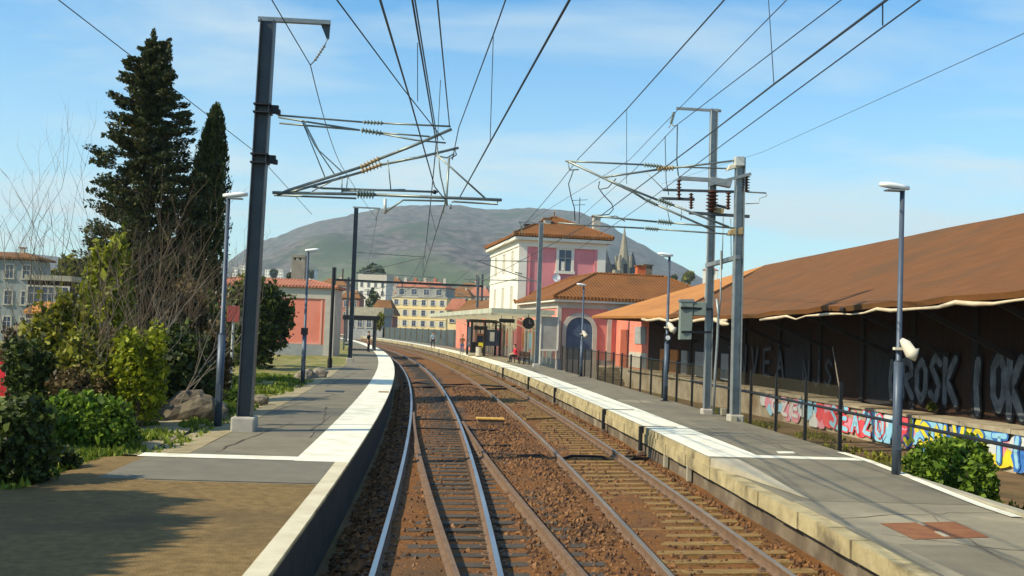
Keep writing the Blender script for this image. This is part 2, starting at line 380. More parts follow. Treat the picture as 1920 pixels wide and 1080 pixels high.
# dark cables lying across the tracks
def cable(pts, r, label):
    o = obj('track_cable', MB().tube(pts, r, 6), M_black); tag(o, label, 'cable'); return o
def wob(y, o0, o1, zl=0.02, n=22, amp=.12, seed=0):
    P = []
    for i in range(n+1):
        o = o0+(o1-o0)*i/n; z = -.10
        for rr in (-.75,.75,2.85,4.35):
            if abs(o-rr) < .2: z = -.17
        P.append(T(y+amp*math.sin(o*2.1+seed)+.06*math.sin(o*5+seed), o, z))
    return P
cable(wob(25.6, 1.0, 5.1, seed=1), .035, 'thick black cable snaking across the right track nearest the train')
cable(wob(27.4, .9, 1.9, n=8, seed=4), .03, 'short black cable end beside the diverging rail')
cable(wob(56.5, -1.0, 4.9, n=30, amp=.5, seed=2), .05, 'farther black cable pair crossing both tracks, far strand')
cable(wob(53.5, -1.0, 4.9, n=30, amp=.5, seed=5), .05, 'farther black cable pair crossing both tracks, near strand')
o = obj('timber_offcut', MB().beam(T(36.2,3.1,-.13), T(37.0,4.25,-.13), .16, .08), M_sleeper_y); tag(o, 'pale wooden offcut lying between the rails of the right track', 'timber')

# left platform
yl = frange(-12, 235, 2.5)
pf = MB(); slab(yl, -4.32, -1.72, .545, -.4, pf); p_left = struct('platform', pf, M_asph)
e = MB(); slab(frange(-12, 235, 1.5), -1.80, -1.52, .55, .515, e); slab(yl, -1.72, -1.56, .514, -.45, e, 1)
obj('platform_edge', e, [M_coping, mat('shade_black_wall', (.03,.028,.027), (.05,.045,.04), 2, .95)], p_left)  # face near black: the shade on it is put into the colour
zc = lambda z: (lambda y, o: z)
obj('white_stripe', strip(frange(18.2, 235, 1.2), [-2.45, -1.53], zc(.556)), M_white, p_left)
obj('white_cross_line', strip([18.25, 18.75], [-5.05, -4.4, -3.4, -2.451], zc(.5555)), M_white, p_left)
obj('pale_edge_strip', strip(frange(-8, 18.2, 1.2), [-1.76, -1.53], zc(.556)), mat('cream_paint', (.62,.56,.40), (.50,.43,.29), 2.2, .8, lo=.4, hi=.7), p_left)
obj('brown_surface', strip(frange(-12, 15.6, 1.2), [-4.30, -3, -1.77], zc(.5505)), M_asph_brown, p_left)
obj('path_extension', strip(frange(-12, 14.4, 1.2), [-11, -9, -7.5, -6, -4.9, -4.2], lambda y, o: .552-.0005*abs(o)+.02*mnoise.noise(Vector((o,y,2)))*(o<-4.95)), M_asph_brown, p_left)
obj('path_edge', strip(frange(14.4, 18.2, .6), [-5.9, -5.3, -4.2], lambda y, o: .5515-.05*(o<-5.5)), MATS['grey_patch'] if 'grey_patch' in MATS else M_asph_brown, p_left)
obj('drain_cover', strip([36.8, 37.6], [-3.72, -3.08], zc(.556)), M_dark, p_left)
obj('rusty_plate', strip([37.2, 38.1], [-1.92, -1.56], zc(.561)), mat('tan_plate', (.36,.25,.12), (.3,.2,.1), 5, .7), p_left)
for yy in (16.9, 29.8, 45.):
    obj('paving_joint', strip([yy, yy+.035], [-4.3, -2.46], zc(.549)), M_conc_dark, p_left)
obj('repair_patch', strip([15.7, 18.2], [-4.9, -4, -1.77], zc(.5535)), mat('grey_patch', (.145,.132,.098), (.18,.162,.12), 2, .9, bump=.2, bscale=50), p_left)
# left bank of grass and worn earth
yb = frange(-14, 150, 1.6)
def zbank(y, o):
    return .535 if o > -4.5 else .47 + .10*mnoise.noise(Vector((o*.35, y*.2, 1))) + .05*mnoise.noise(Vector((o*1.3, y*1.1, 5))) + (-.9*min(1, max(0, (-o-24)/20)))
offs = [-4.31,-4.6,-5,-5.5,-6,-6.6,-7.2,-8,-9,-10,-11.5,-13,-15,-18,-22,-28,-36,-50]
struct('grass_bank', strip(yb, offs, lambda y, o: zbank(y, o) - (.22 if ((y < 14.0 and o > -11.6) or (y < 18.0 and o > -5.6)) else 0)), M_grass)
struct('earth_path', strip(frange(18.9, 60, 1), [-4.33, -4.7, -5.2], lambda y, o: .548 - .012*(o < -4.5) - .05*(o < -5) + .012*mnoise.noise(Vector((o*2, y*1.5, 3)))), mat('pale_gravel_path', (.36,.30,.19), (.26,.21,.11), 2.5, .95, bump=.4, bscale=18))
struct('worn_verge', strip(frange(18.9, 27, .8), [-5.2, -5.8, -6.6, -7.4], lambda y, o: zbank(y, o)+.05-.10*(o < -7)), MATS['pale_gravel_path'])

# right platform: old low platform, a raised slab laid on it with a ramp at the near end
pr = MB(); slab(frange(-12, 240, 2.5), 5.42, 8.75, .40, -.45, pr); p_right = struct('platform', pr, M_asph)
e = MB(); y = -10.0
while y < 210:
    L_ = 1.0+.15*math.sin(y*3.7); slab([y+.012, y+L_-.012], 5.18+.012*math.sin(y*9), 5.46, .40+.004*math.sin(y*5), .16, e); y += L_
slab(frange(-12, 240, 2.5), 5.30, 5.41, .16, -.45, e, 1)
obj('coping_stones', e, [M_coping, M_conc_dark], p_right)
rs = MB(); slab(frange(20.4, 240, 2.2), 5.24, 8.55, .555, .402, rs); obj('raised_slab', rs, M_asph, p_right)
obj('slab_face', slab(frange(20.4, 240, 2.2), 5.215, 5.239, .550, .402), M_coping, p_right)
obj('ramp', slab(frange(16.3, 20.395, .5), 5.8, 8.5, lambda y: .408+.145*(y-16.3)/4.1, .401), M_asph, p_right)
rm = MB(); A = [T(20.39, 5.24, .402), T(20.39, 5.8, .402), T(20.39, 5.8, .55), T(20.39, 5.24, .55)]
rm.face([T(20.39,5.24,.551), T(20.39,5.79,.551), T(16.3,5.79,.41)]); rm.face([T(20.39,5.24,.551), T(16.3,5.79,.41), T(20.39,5.24,.402)]); rm.face([T(20.39,5.24,.551), T(20.39,5.24,.402), T(20.39,5.79,.402), T(20.39,5.79,.551)])
obj('ramp_flank', rm, mat('pale_concrete', (.40,.36,.27), (.32,.285,.21), 1.5, .9), p_right)
obj('white_stripe', strip(frange(20.6, 240, 1.2), [5.245, 6.36], zc(.559)), M_white, p_right)
obj('white_cross_line', strip([20.62, 21.05], [6.361, 7.4, 8.36], zc(.5592)), M_white, p_right)
obj('white_back_line', strip(frange(15.2, 22.0, .5), [8.36, 8.54], lambda y, o: .41+.145*min(1, max(0, (y-16.3)/4.1))+.012), M_white, p_right)
obj('pale_surface', strip(frange(-12, 16.29, 1), [5.47, 6.5, 7.6, 8.74], zc(.4035)), mat('worn_concrete_surface', (.27,.235,.16), (.20,.175,.125), 1.2, .9, bump=.25, bscale=40, c3=(.34,.29,.2), s3=.7), p_right)
cpl = [gz(1650,981,.41), gz(1790,978,.41), gz(1856,1007,.41), gz(1714,1011,.41)]
obj('rusty_plate', MB().face(cpl), mat('rust_plate', (.20,.075,.03), (.26,.11,.045), 4, .8), p_right)
obj('plate_handle', MB().beam(gz(1757,997,.414), gz(1776,1006,.414), .07, .012).beam(gz(1722,980,.414), gz(1734,985,.414), .05, .012), M_conc, p_right)
obj('back_kerb', slab(frange(-12, 200, 2), 8.56, 8.74, .47, .401), M_conc, p_right)
obj('white_mark', MB().face([gz(1455,846,.561), gz(1486,846,.561), gz(1492,850,.561), gz(1460,850,.561)]), M_white, p_right)
for yy in (23.5, 31.0, 39.0, 47., 56., 66.):
    obj('paving_joint', strip([yy, yy+.03], [6.37, 8.5], zc(.5585)), M_conc_dark, p_right)
def crack(y0, o0, y1, o1, z, par, w=.018):
    mb = MB(); n = 14; rr = random.Random(int(y0*97+o0*13)); P = []; dy = do = 0
    for i in range(n+1):
        dy += rr.gauss(0,.05); do += rr.gauss(0,.035); P.append((y0+(y1-y0)*i/n+dy, o0+(o1-o0)*i/n+do))
    for a, b in zip(P, P[1:]):
        k = w*rr.uniform(.4,1.2); dx = k if abs(b[0]-a[0]) > abs(b[1]-a[1]) else 0; dz = k-dx
        mb.face([T(a[0]-dz, a[1]-dx, z), T(b[0]-dz, b[1]-dx, z), T(b[0]+dz, b[1]+dx, z), T(a[0]+dz, a[1]+dx, z)])
    obj('crack', mb, M_conc_dark, par, recalc=False)
for a in ((19.2,-3.9,25,-3.2),(22,-2.6,30,-2.9),(28,-4.2,36,-3.3),(40,-3.9,52,-3.1),(33,-2.6,33.6,-4.2),(50,-2.6,60,-3.6)): crack(*a, .5575, p_left)
for a in ((22,7.4,30,8.0),(26,6.5,27,8.4),(34,7.0,44,7.9),(38,6.5,38.6,8.4),(48,6.6,60,7.8)): crack(*a, .5605, p_right)
for a in ((10,6.2,15.8,7.3),(12,8.3,13.5,5.7),(14.8,5.6,15.4,8.5),(9.5,7.6,12,8.2)): crack(*a, .4085, p_right)
for y0, y1, o0, o1, z, par, mm_ in ((24.5,27.3,-3.9,-2.7,.5515,p_left,'grey_patch'),(41,46,-3.5,-2.6,.5515,p_left,'grey_patch'),(25,29.5,7.0,8.2,.5592,p_right,'grey_patch'),(11.2,13.0,5.7,6.8,.4062,p_right,'asphalt'),(36,37.4,6.5,7.6,.5592,p_right,'worn_concrete_surface')):
    obj('repair_patch', strip([y0, (y0+y1)/2, y1], [o0, (o0+o1)/2, o1], zc(z)), MATS[mm_], par)
# dark cable ducts hanging from the platform edge
def duct(y, label, hgt=.62, wide=.16):
    t = thing('cable_duct', label, 'cable duct', tuple(T(y, 5.2, -.2)))
    hh = heading(y); rt = Vector((math.cos(hh), math.sin(hh), 0)); fw = Vector((-math.sin(hh), math.cos(hh), 0))
    c = T(y, 5.15, .565-hgt/2)
    obj('casing', MB().obox(c, rt*.045, fw*wide/2, Vector((0,0,hgt/2))), M_dark, t, bevel=.01)
    obj('shadow_strip', MB().obox(T(y+.02, 5.62, .568), rt*.46, fw*.035, Vector((0,0,.006))), M_dark, t)  # dark strip drawn in place of a thin shadow line across the white
    obj('bracket', MB().obox(T(y, 5.17, -.12), rt*.09, fw*(wide/2+.03), Vector((0,0,.03))), M_rust, t)
for y, l in ((26.8, 'nearest dark cable duct stepping down the right platform edge'), (32.4, 'second dark cable duct down the right platform edge'), (43.8, 'third dark cable duct on the right platform edge, beside the far lamp'), (53.0, 'fourth dark cable duct on the right platform edge'), (65.0, 'dark cable duct on the right platform edge in front of the bench')):
    duct(y, l)
o = thing('cable_stub', 'pair of pale concrete stubs against the old right platform wall', 'concrete stub', tuple(T(22.6,5.2,-.2)))
for yy in (22.0, 24.2): obj('stub', MB().obox(T(yy,5.22,.03), (.05,0,0), (0,.06,0), (0,0,.16)), M_conc, o, bevel=.01)

# ------------------------------------------------------------------ mountain and far hills
prof_px = [(-400,500),(-100,482),(0,474),(60,470),(150,480),(230,500),(330,520),(380,512),(410,492),(480,446),(600,405),(680,388),(740,377),(850,376),(900,384),(1000,383),(1080,388),(1130,410),(1190,445),(1260,484),(1330,522),(1420,560),(1600,590),(1900,600),(2300,600)]
def crest(px):
    for (a, ya), (b, yb_) in zip(prof_px, prof_px[1:]):
        if a <= px <= b:
            t = (px-a)/(b-a); t = t*t*(3-2*t)*.5+t*.5; return ya+(yb_-ya)*t
    return prof_px[-1][1] if px > 0 else prof_px[0][1]
mb = MB(); nx, ny = 260, 90; Yc = 2900.0
for j in range(ny):
    y = 650 + (3900-650)*j/(ny-1)
    for i in range(nx):
        u = -1.05 + 2.1*i/(nx-1); px = 960+F*u*.62
        x = u*.62*y
        hor = 619+.0367*(px-960); top = (hor-crest(px))/F*Yc
        tt = (y-650)/(Yc-650)
        if tt <= 1: prof = (tt**1.55)*.80+.20*max(0, min(1, (tt-.1)/.9))**.8
        else: prof = 1-(tt-1)*1.1
        fl = .18*mnoise.noise(Vector((x*.0022, y*.0018, 2)))+.10*mnoise.noise(Vector((x*.006, y*.004, 7)))
        z = top*(prof + fl*math.sin(math.pi*min(1, max(0, tt)))*.9) + (4.5*mnoise.noise(Vector((x*.02, y*.02, 9)))+3*mnoise.noise(Vector((x*.06, y*.05, 4))))*min(1, tt*3) - 6
        mb.v.append((x, y, z))
for j in range(ny-1):
    for i in range(nx-1): mb.f.append((j*nx+i, j*nx+i+1, (j+1)*nx+i+1, (j+1)*nx+i)); mb.mi.append(0)
mm = mat('bare_forest', (.030,.036,.030), (.135,.115,.098), .05, .95, bump=.0, detail=12, lo=.40, hi=.60, c3=(.04,.062,.03), s3=.008)
# lower slopes carry green fields
t = mm.node_tree; p = t.nodes['Principled BSDF']; src = p.inputs['Base Color'].links[0].from_socket
geo = t.nodes.new('ShaderNodeNewGeometry'); sp = t.nodes.new('ShaderNodeSeparateXYZ'); t.links.new(geo.outputs['Position'], sp.inputs[0])
nz = N(t, 'ShaderNodeTexNoise', Scale=.0042, Detail=4.0); t.links.new(geo.outputs['Position'], nz.inputs['Vector'])
hm = N(t, 'ShaderNodeMapRange'); t.links.new(sp.outputs[2], hm.inputs[0]); hm.inputs[1].default_value = 150; hm.inputs[2].default_value = 40
nm = N(t, 'ShaderNodeMapRange'); t.links.new(nz.outputs['Fac'], nm.inputs[0]); nm.inputs[1].default_value = .50; nm.inputs[2].default_value = .62
fx = N(t, 'ShaderNodeMix', data_type='RGBA'); t.links.new(src, fx.inputs[6]); fx.inputs[7].default_value = (.085,.115,.035,1)
t.links.new(mth(t, 'MULTIPLY', hm.outputs[0], nm.outputs[0]), fx.inputs['Factor']); t.links.new(fx.outputs[2], p.inputs['Base Color'])
struct('mountain', mb, mm, smooth=True)
#--8<-- OVERHEAD
# ------------------------------------------------------------------ catenary masts
def hbeam(mb, base, top, w, dpt, rt, fw, mi=0):
    """H profile: two flanges (seen edge on along the track) and a web"""
    for s in (-1, 1): mb.obox((base+top)/2 + rt*s*(w/2-.01), rt*.011, fw*dpt/2, (top-base)/2, mi)
    mb.obox((base+top)/2, rt*(w/2-.021), fw*.012, (top-base)/2, mi); return mb
def axes(y):
    h = heading(y); return Vector((math.cos(h), math.sin(h), 0)), Vector((-math.sin(h), math.cos(h), 0))
def px_tubes(parent, Y, spec, n=6):
    """spec: (part name, material, radius, [pixel points]) in the plane of the mast at distance Y"""
    for nm, mt, r, pts in spec:
        P = [at(p[0], p[1], Y + (p[2] if len(p) > 2 else 0)) for p in pts]
        if nm == 'insulator': obj(nm, MB().ridged(P[0], P[1], r, 6), mt, parent, smooth=True)
        else: obj(nm, MB().tube(P, r, n), mt, parent, smooth=True)
def mast_base(t, b, rt, fw, w, hgt):
    obj('concrete_base', MB().obox(b+Vector((0,0,hgt/2-.06)), rt*w/2, fw*w/2, Vector((0,0,hgt/2+.06))), mat('pale_concrete_block', (.45,.42,.36), (.34,.31,.26), 3, .9), t, bevel=.04)
# nearest left mast
YL = 23.0
rt, fw = axes(YL); b = T(YL, -4.12, .55)
t = thing('catenary_mast', 'big dark grey catenary mast on a concrete block on the left platform', 'catenary mast', tuple(b))
mast_base(t, b, rt, fw, .50, .30)
topz = 9.33; lean = .012*rt
tp = Vector((b.x, b.y, topz)) + rt*.11
w = MB(); hbeam(w, b+Vector((0,0,.25)), tp, .30, .30, rt, fw); obj('post', w, M_steel, t)
for z in (6.25, 6.43, 7.33, 7.5):
    c = b.lerp(tp, (z-.55)/(topz-.55)); obj('clamp', MB().obox(c, rt*.185, fw*.185, Vector((0,0,.016))), M_dark, t)
for z in (6.34, 7.42):
    c = b.lerp(tp, (z-.55)/(topz-.55))+rt*.24; obj('hinge', MB().obox(c, rt*.09, fw*.05, Vector((0,0,.09))).obox(c+rt*.08-Vector((0,0,.05)), rt*.05, fw*.07, Vector((0,0,.05))), M_dark, t, bevel=.01)
br = MB().beam(tp-rt*.22+Vector((0,0,.03)), at(620,43,YL), .12, .09); obj('top_bracket', br, M_galv, t)
obj('gusset', MB().extr([at(602,47,YL), at(619,47,YL), at(617,73,YL), at(612,72,YL)], fw*.05), M_steel, t)
px_tubes(t, YL, [
 ('hanger', M_tube, .012, [(614,73),(609,85)]), ('insulator', M_galv, .042, [(609,85),(590,114)]), ('hanger', M_tube, .012, [(590,114),(582,122)]),
 ('tie_tube', M_tube, .022, [(521,216),(680,229)]), ('insulator', M_ins_g, .055, [(681,229),(718,231)]), ('tie_tube', M_tube, .022, [(718,231),(845,237)]),
 ('tie_tube', M_tube, .022, [(524,231,.3),(675,244,.3)]), ('tie_tube', M_tube, .022, [(522,220,.3),(675,244,.3)]), ('insulator', M_ins_g, .065, [(677,244,.3),(716,250,.3)]),
 ('tie_tube', M_tube, .020, [(716,249,.3),(806,256,.3)]), ('tie_tube', M_tube, .020, [(716,251,.3),(780,263,.3),(836,268,.3)]),
 ('strut_tube', M_tube, .034, [(520,366),(540,357),(690,309)]), ('insulator', M_ins_y, .075, [(676,314),(712,297)]), ('strut_tube', M_tube, .034, [(708,299),(780,271),(847,242)]),
 ('strut_tube', M_tube, .030, [(540,362,.3),(560,356,.3),(680,322,.3)]), ('insulator', M_ins_y, .07, [(678,322,.3),(716,308,.3)]), ('strut_tube', M_tube, .030, [(714,309,.3),(790,294,.3),(860,277,.3)]),
 ('brace', M_tube, .014, [(566,226),(611,336)]), ('brace', M_tube, .014, [(568,230),(590,272),(628,328)]), ('brace', M_tube, .014, [(569,226),(598,282),(641,322)]),
 ('brace', M_tube, .014, [(640,331),(585,359)]),
 ('lower_tube', M_tube, .026, [(584,350,.3),(605,353,.3),(821,360,.3)]), ('clamp', M_dark, .05, [(812,359,.3),(818,361,.3)]),
 ('lower_tube', M_tube, .036, [(511,361),(670,364)]), ('insulator', M_ins_g, .10, [(669,364),(702,365)]), ('lower_tube', M_tube, .036, [(700,365),(941,375)]),
 ('lower_tube', M_tube, .024, [(514,366,.3),(668,372,.3)]), ('lower_tube', M_tube, .024, [(640,358,.3),(760,356,.3)]),
 ('hanger', M_tube, .014, [(727,300),(733,357)]), ('hanger', M_tube, .014, [(641,334),(641,361)]), ('hanger', M_tube, .012, [(652,331),(650,352)]),
 ('brace', M_tube, .022, [(819,290),(910,372)]), ('brace', M_tube, .016, [(818,292,.3),(838,296,.3),(852,288,.3)]), ('brace', M_tube, .016, [(852,279,.3),(856,290,.3),(845,297,.3)]),
 ('steady_arm', M_galv_l, .034, [(722,373),(722,401)]), ('steady_arm', M_tube, .022, [(724,397),(756,375),(834,377)]), ('steady_arm', M_tube, .022, [(847,379),(851,378),(933,383),(933,376)]),
 ('steady_arm', M_tube, .024, [(842,295),(837,373),(838,385)]), ('steady_arm', M_tube, .018, [(819,272),(826,330),(836,374),(830,400)]), ('steady_arm', M_tube, .020, [(845,383),(845,392)]),
])
# right pair of masts
YR = 32.4
rt, fw = axes(YR)
ba = gz(1325, 776, .555); bb = gz(1378, 789, .555)
t = thing('catenary_mast', 'slim mast with the top bracket and brown insulators, taller of the right pair', 'catenary mast', tuple(ba))
mast_base(t, ba, rt, fw, .34, .16); obj('concrete_base', MB().obox(ba+rt*.52+Vector((0,0,.09)), rt*.10, fw*.16, Vector((0,0,.1))), M_conc, t)
ta = at(1339, 204, ba.y)
w = MB(); hbeam(w, ba, ta, .21, .20, rt, fw); obj('post', w, M_galv, t)
Ya = ba.y
obj('top_bracket', MB().beam(at(1268,203,Ya), at(1352,208,Ya), .10, .07), M_galv, t)
obj('conduit', MB().tube([at(1334,208,Ya-.1), at(1331,330,Ya-.1), at(1322,560,Ya-.1)], .016), M_galv_l, t)
for nm, a, b2, r in (('insulator',(1273,336),(1273,374),.085), ('insulator',(1296,362),(1296,392),.08), ('insulator',(1336,357),(1334,396),.19), ('insulator',(1366,360),(1365,393),.085)):
    obj(nm, MB().ridged(at(*a, Ya-.15), at(*b2, Ya-.15), r, 6), M_ins_b, t, smooth=True)
px_tubes(t, Ya-.1, [('insulator', M_ins_g, .06, [(1264,210),(1258,232)]), ('hanger', M_tube, .014, [(1258,232),(1254,240)]), ('jumper', M_galv_l, .02, [(1258,232),(1263,236),(1270,235)])])
for a, b2, wd, mt in (((1272,334),(1372,340),.14,M_galv), ((1243,356),(1394,360),.09,M_steel), ((1240,372),(1302,374),.10,M_steel), ((1292,399),(1405,406),.11,M_steel), ((1340,384),(1368,391),.09,M_steel), ((1330,338),(1370,346),.26,M_galv), ((1338,393),(1356,397),.2,M_ins_y)):
    obj('cross_beam', MB().beam(at(*a, Ya-.12), at(*b2, Ya-.12), wd, wd*.8), mt, t)
obj('tie_beam', MB().beam(at(1326,498,Ya-.15), at(1384,482,bb.y-.15), .13, .12), M_galv, t)
# grey signal seen from behind, carried on arms of this mast
sg = thing('railway_signal', 'grey signal box seen from behind, hung on two arms beside the slim mast', 'signal', tuple(at(1290,600,Ya-.3)))
obj('housing', MB().extr([at(1277,563,Ya-.3), at(1301,563,Ya-.3), at(1297,637,Ya-.3), at(1274,637,Ya-.3)], fw*.22), mat('grey_green_box', (.20,.24,.21), (.16,.19,.17), 3, .6), sg, bevel=.02)
obj('side_box', MB().extr([at(1301,566,Ya-.28), at(1325,566,Ya-.28), at(1325,592,Ya-.28), at(1300,592,Ya-.28)], fw*.2), MATS['grey_green_box'], sg, bevel=.02)
obj('arm', MB().beam(at(1277,577,Ya-.33), at(1336,580,Ya-.2), .07, .07), M_dark, sg); obj('arm', MB().beam(at(1278,622,Ya-.33), at(1333,623,Ya-.2), .06, .06), M_dark, sg)
obj('cap', MB().extr([at(1276,561,Ya-.32), at(1302,561,Ya-.32), at(1302,566,Ya-.32), at(1276,566,Ya-.32)], fw*.3), M_galv, sg)
# second mast of the pair
t = thing('catenary_mast', 'slim mast with the tan brackets, shorter of the right pair', 'catenary mast', tuple(bb))
mast_base(t, bb, rt, fw, .42, .18); obj('concrete_base', MB().obox(bb-rt*.1-fw*.2+Vector((0,0,.05)), rt*.08, fw*.06, Vector((0,0,.1))), M_conc, t)
tb = at(1388, 297, bb.y)
w = MB(); hbeam(w, bb, tb, .25, .24, rt, fw); obj('post', w, M_galv, t)
Yb = bb.y
obj('cap_block', MB().extr([at(1379,293,Yb-.15), at(1397,293,Yb-.15), at(1397,311,Yb-.15), at(1379,311,Yb-.15)], fw*.25), M_galv_l, t, bevel=.02)
obj('bracket', MB().extr([at(1363,320,Yb-.1), at(1368,309,Yb-.1), at(1392,303,Yb-.1), at(1390,312,Yb-.1)], fw*.2), M_cream, t, bevel=.02)
obj('bracket', MB().extr([at(1365,441,Yb-.1), at(1370,430,Yb-.1), at(1394,426,Yb-.1), at(1394,440,Yb-.1)], fw*.2), M_ins_y, t, bevel=.02)
obj('insulator', MB().ridged(at(1399,329,Yb), at(1398,360,Yb), .12, 6), M_ins_b, t, smooth=True)
obj('cross_beam', MB().beam(at(1330,346,Yb-.15), at(1408,326,Yb-.15), .08, .08), M_galv, t)
px_tubes(t, Yb, [
 ('tie_tube', M_tube, .028, [(1060,302),(1210,309)]), ('insulator', M_ins_g, .075, [(1207,309),(1240,312)]), ('tie_tube', M_tube, .024, [(1240,312),(1362,316)]),
 ('tie_tube', M_tube, .032, [(1128,333),(1233,318)]), ('insulator', M_ins_y, .09, [(1232,317),(1263,315)]), ('tie_tube', M_tube, .03, [(1263,315),(1387,300)]),
 ('strut_tube', M_tube, .034, [(1066,303),(1187,360),(1211,375)]), ('insulator', M_ins_g, .07, [(1210,374),(1231,384)]), ('strut_tube', M_tube, .034, [(1231,384),(1340,433)]),
 ('strut_tube', M_tube, .034, [(1133,335),(1233,375)]), ('insulator', M_ins_g, .09, [(1234,374),(1260,384)]), ('strut_tube', M_tube, .034, [(1258,383),(1367,426)]),
 ('lower_tube', M_tube, .03, [(1113,405),(1232,416)]), ('insulator', M_ins_g, .085, [(1233,415),(1260,418)]), ('lower_tube', M_tube, .028, [(1258,418),(1380,428)]),
 ('lower_tube', M_tube, .026, [(1047,418),(1110,423),(1208,428)]), ('insulator', M_ins_g, .07, [(1209,428),(1234,430)]), ('lower_tube', M_tube, .024, [(1234,430),(1366,439)]),
 ('lower_tube', M_tube, .016, [(1120,409),(1155,405),(1172,415)]),
 ('steady_arm', M_tube, .02, [(1065,304),(1068,319),(1085,318)]), ('jumper', M_wire, .016, [(1075,320),(1066,345),(1071,370),(1077,390),(1078,413)]),
 ('jumper', M_wire, .016, [(1124,340),(1122,352),(1132,366),(1147,382),(1150,392),(1142,402),(1118,404)]),
 ('jumper', M_wire, .016, [(1126,355),(1140,352),(1155,335)]),
 ('hanger', M_tube, .014, [(1213,324),(1245,356),(1262,356)]), ('hanger', M_wire, .012, [(1247,255),(1249,340),(1254,366)]), ('hanger', M_wire, .016, [(1270,235),(1269,300),(1272,330)]),
 ('hanger', M_tube, .012, [(1278,388),(1277,413)]), ('hanger', M_tube, .012, [(1250,385),(1256,418)]), ('hanger', M_tube, .014, [(1356,407),(1354,505)]), ('hanger', M_tube, .012, [(1370,410),(1371,480)]),
 ('side_arm', M_tube, .022, [(1400,360),(1436,362)]), ('side_arm', M_tube, .014, [(1436,362),(1438,367),(1424,372),(1423,381),(1398,382)]),
 ('conduit', M_galv, .04, [(1344,560),(1347,590),(1345,640),(1341,700),(1338,770)]), ('conduit', M_galv, .025, [(1352,470),(1351,560),(1347,600)]),
])
# generic mast farther off
def far_mast(y, off, side, label, h=9.6, brk=True, y2=None):
    rt, fw = axes(y); b = T(y, off, .5); t = thing('catenary_mast', label, 'catenary mast', tuple(b))
    tp = b+Vector((0,0,h)); w = MB(); hbeam(w, b, tp, .26, .26, rt, fw); obj('post', w, M_steel if side > 0 else M_galv, t)
    mast_base(t, b, rt, fw, .45, .3)
    if brk:
        obj('top_bracket', MB().beam(tp-rt*.2*side+Vector((0,0,.04)), tp+rt*1.5*side+Vector((0,0,.04)), .1, .09), M_galv, t)
        obj('insulator', MB().ridged(tp+rt*1.4*side, tp+rt*1.2*side-Vector((0,0,.7)), .06), M_ins_g, t)
    oc = 0.0 if side > 0 else 3.6
    c = T(y, oc, 0)
    P = lambda z, k: Vector((b.x, b.y, z)).lerp(Vector((c.x, c.y, z)), k)
    obj('tie_tube', MB().tube([P(7.35,.04), P(7.25,1.05)], .03), M_tube, t); obj('strut_tube', MB().tube([P(6.05,.04), P(7.2,1.0)], .035), M_tube, t)
    obj('lower_tube', MB().tube([P(6.1,.04), P(6.0,1.2)], .03), M_tube, t); obj('steady_arm', MB().tube([P(5.95,1.15), P(5.72,.98)], .022), M_tube, t)
    for z, k0 in ((7.32,.3), (6.5,.28), (6.08,.3)): obj('insulator', MB().ridged(P(z,k0), P(z+(.1 if z == 6.5 else 0),k0+.12), .07), M_ins_g, t)
    return t
far_mast(66.5, -4.2, 1, 'dark catenary mast standing farther along the left platform before the salmon building')
far_mast(67.6, 7.6, -1, 'slim grey catenary mast in front of the pink tower of the station', h=9.3)
far_mast(112, 8.9, -1, 'thin catenary mast rising behind the station canopy', h=8.0, brk=False)
far_mast(112, -4.3, 1, 'thin catenary mast at the curve, seen under the gantry', h=8.2, brk=False)
# gantry across the tracks far along the curve
yG = 140.0; rt, fw = axes(yG); P0 = T(yG, -5.5, .4); P1 = T(yG, 14.0, .4)
t = thing('signal_gantry', 'long thin gantry beam spanning the tracks before the town', 'gantry', tuple(P0))
gh = 8.2
obj('beam', MB().beam(P0+Vector((0,0,gh)), P1+Vector((0,0,gh)), .3, .28), M_dark, t)
for k in (0, .09, 1.0):
    q = P0.lerp(P1, k); obj('post', MB().beam(q, q+Vector((0,0,gh+(1.6 if k != .09 else .4))), .26, .26), M_steel, t)
for k in (.0, .05, .96): q = P0.lerp(P1, k)+Vector((0,0,gh)); obj('insulator', MB().ridged(q, q+Vector((0,0,1.5)), .14), M_ins_b, t); 
for k in (.32, .45): q = P0.lerp(P1, k)+Vector((0,0,gh)); obj('drop_arm', MB().tube([q, q-Vector((0,0,1.6))], .06), M_steel, t)

# ------------------------------------------------------------------ wires
def wire(label, pts, r=.011, back=26, drops=()):
    """pts: world points; the first stretch is carried on past the camera"""
    P = [Vector(p) for p in pts]
    if back:
        d = (P[0]-P[1]).normalized(); P = [P[0]+d*back] + P
    o = obj('overhead_wire', MB().tube(P, r, 5), M_wire); tag(o, label, 'overhead wire')
    for a, b in drops: obj('dropper', MB().tube([a, b], .006, 4), M_wire, o)
    return o
def sag(a, b, s, n=10):
    a, b = Vector(a), Vector(b); return [a.lerp(b, i/n) - Vector((0,0,4*s*(i/n)*(1-i/n))) for i in range(n+1)]
def follow(y0, y1, off, z, s=0.0, n=8):
    a, b = T(y0, off, z), T(y1, off, z); return sag(a, b, s, n)
lc = [at(713,0,9.9), at(770,190,16.6), at(815,350,22.6), at(836,376,23.0)] + follow(66.5, 66.5, 0, 5.72, n=1)[:1] + [T(112,0,5.72), T(160,0,5.72), T(210,0,5.72)]
lm1 = sag(at(818,268,23.0), T(66.5,.0,7.2), 1.0) + follow(66.5, 112, 0, 7.2, .9)[1:] + follow(112, 160, 0, 7.2, .9)[1:] + follow(160, 210, 0, 7.2, .9)[1:]
dr = []
for y in (31, 39, 47, 55, 60): 
    k = (y-23)/(43.5); a = at(818,268,23.0).lerp(T(66.5,0,7.2), k) - Vector((0,0,4*k*(1-k))); b = Vector(at(836,376,23.0)).lerp(T(66.5,0,5.72), k); dr.append((a, b))
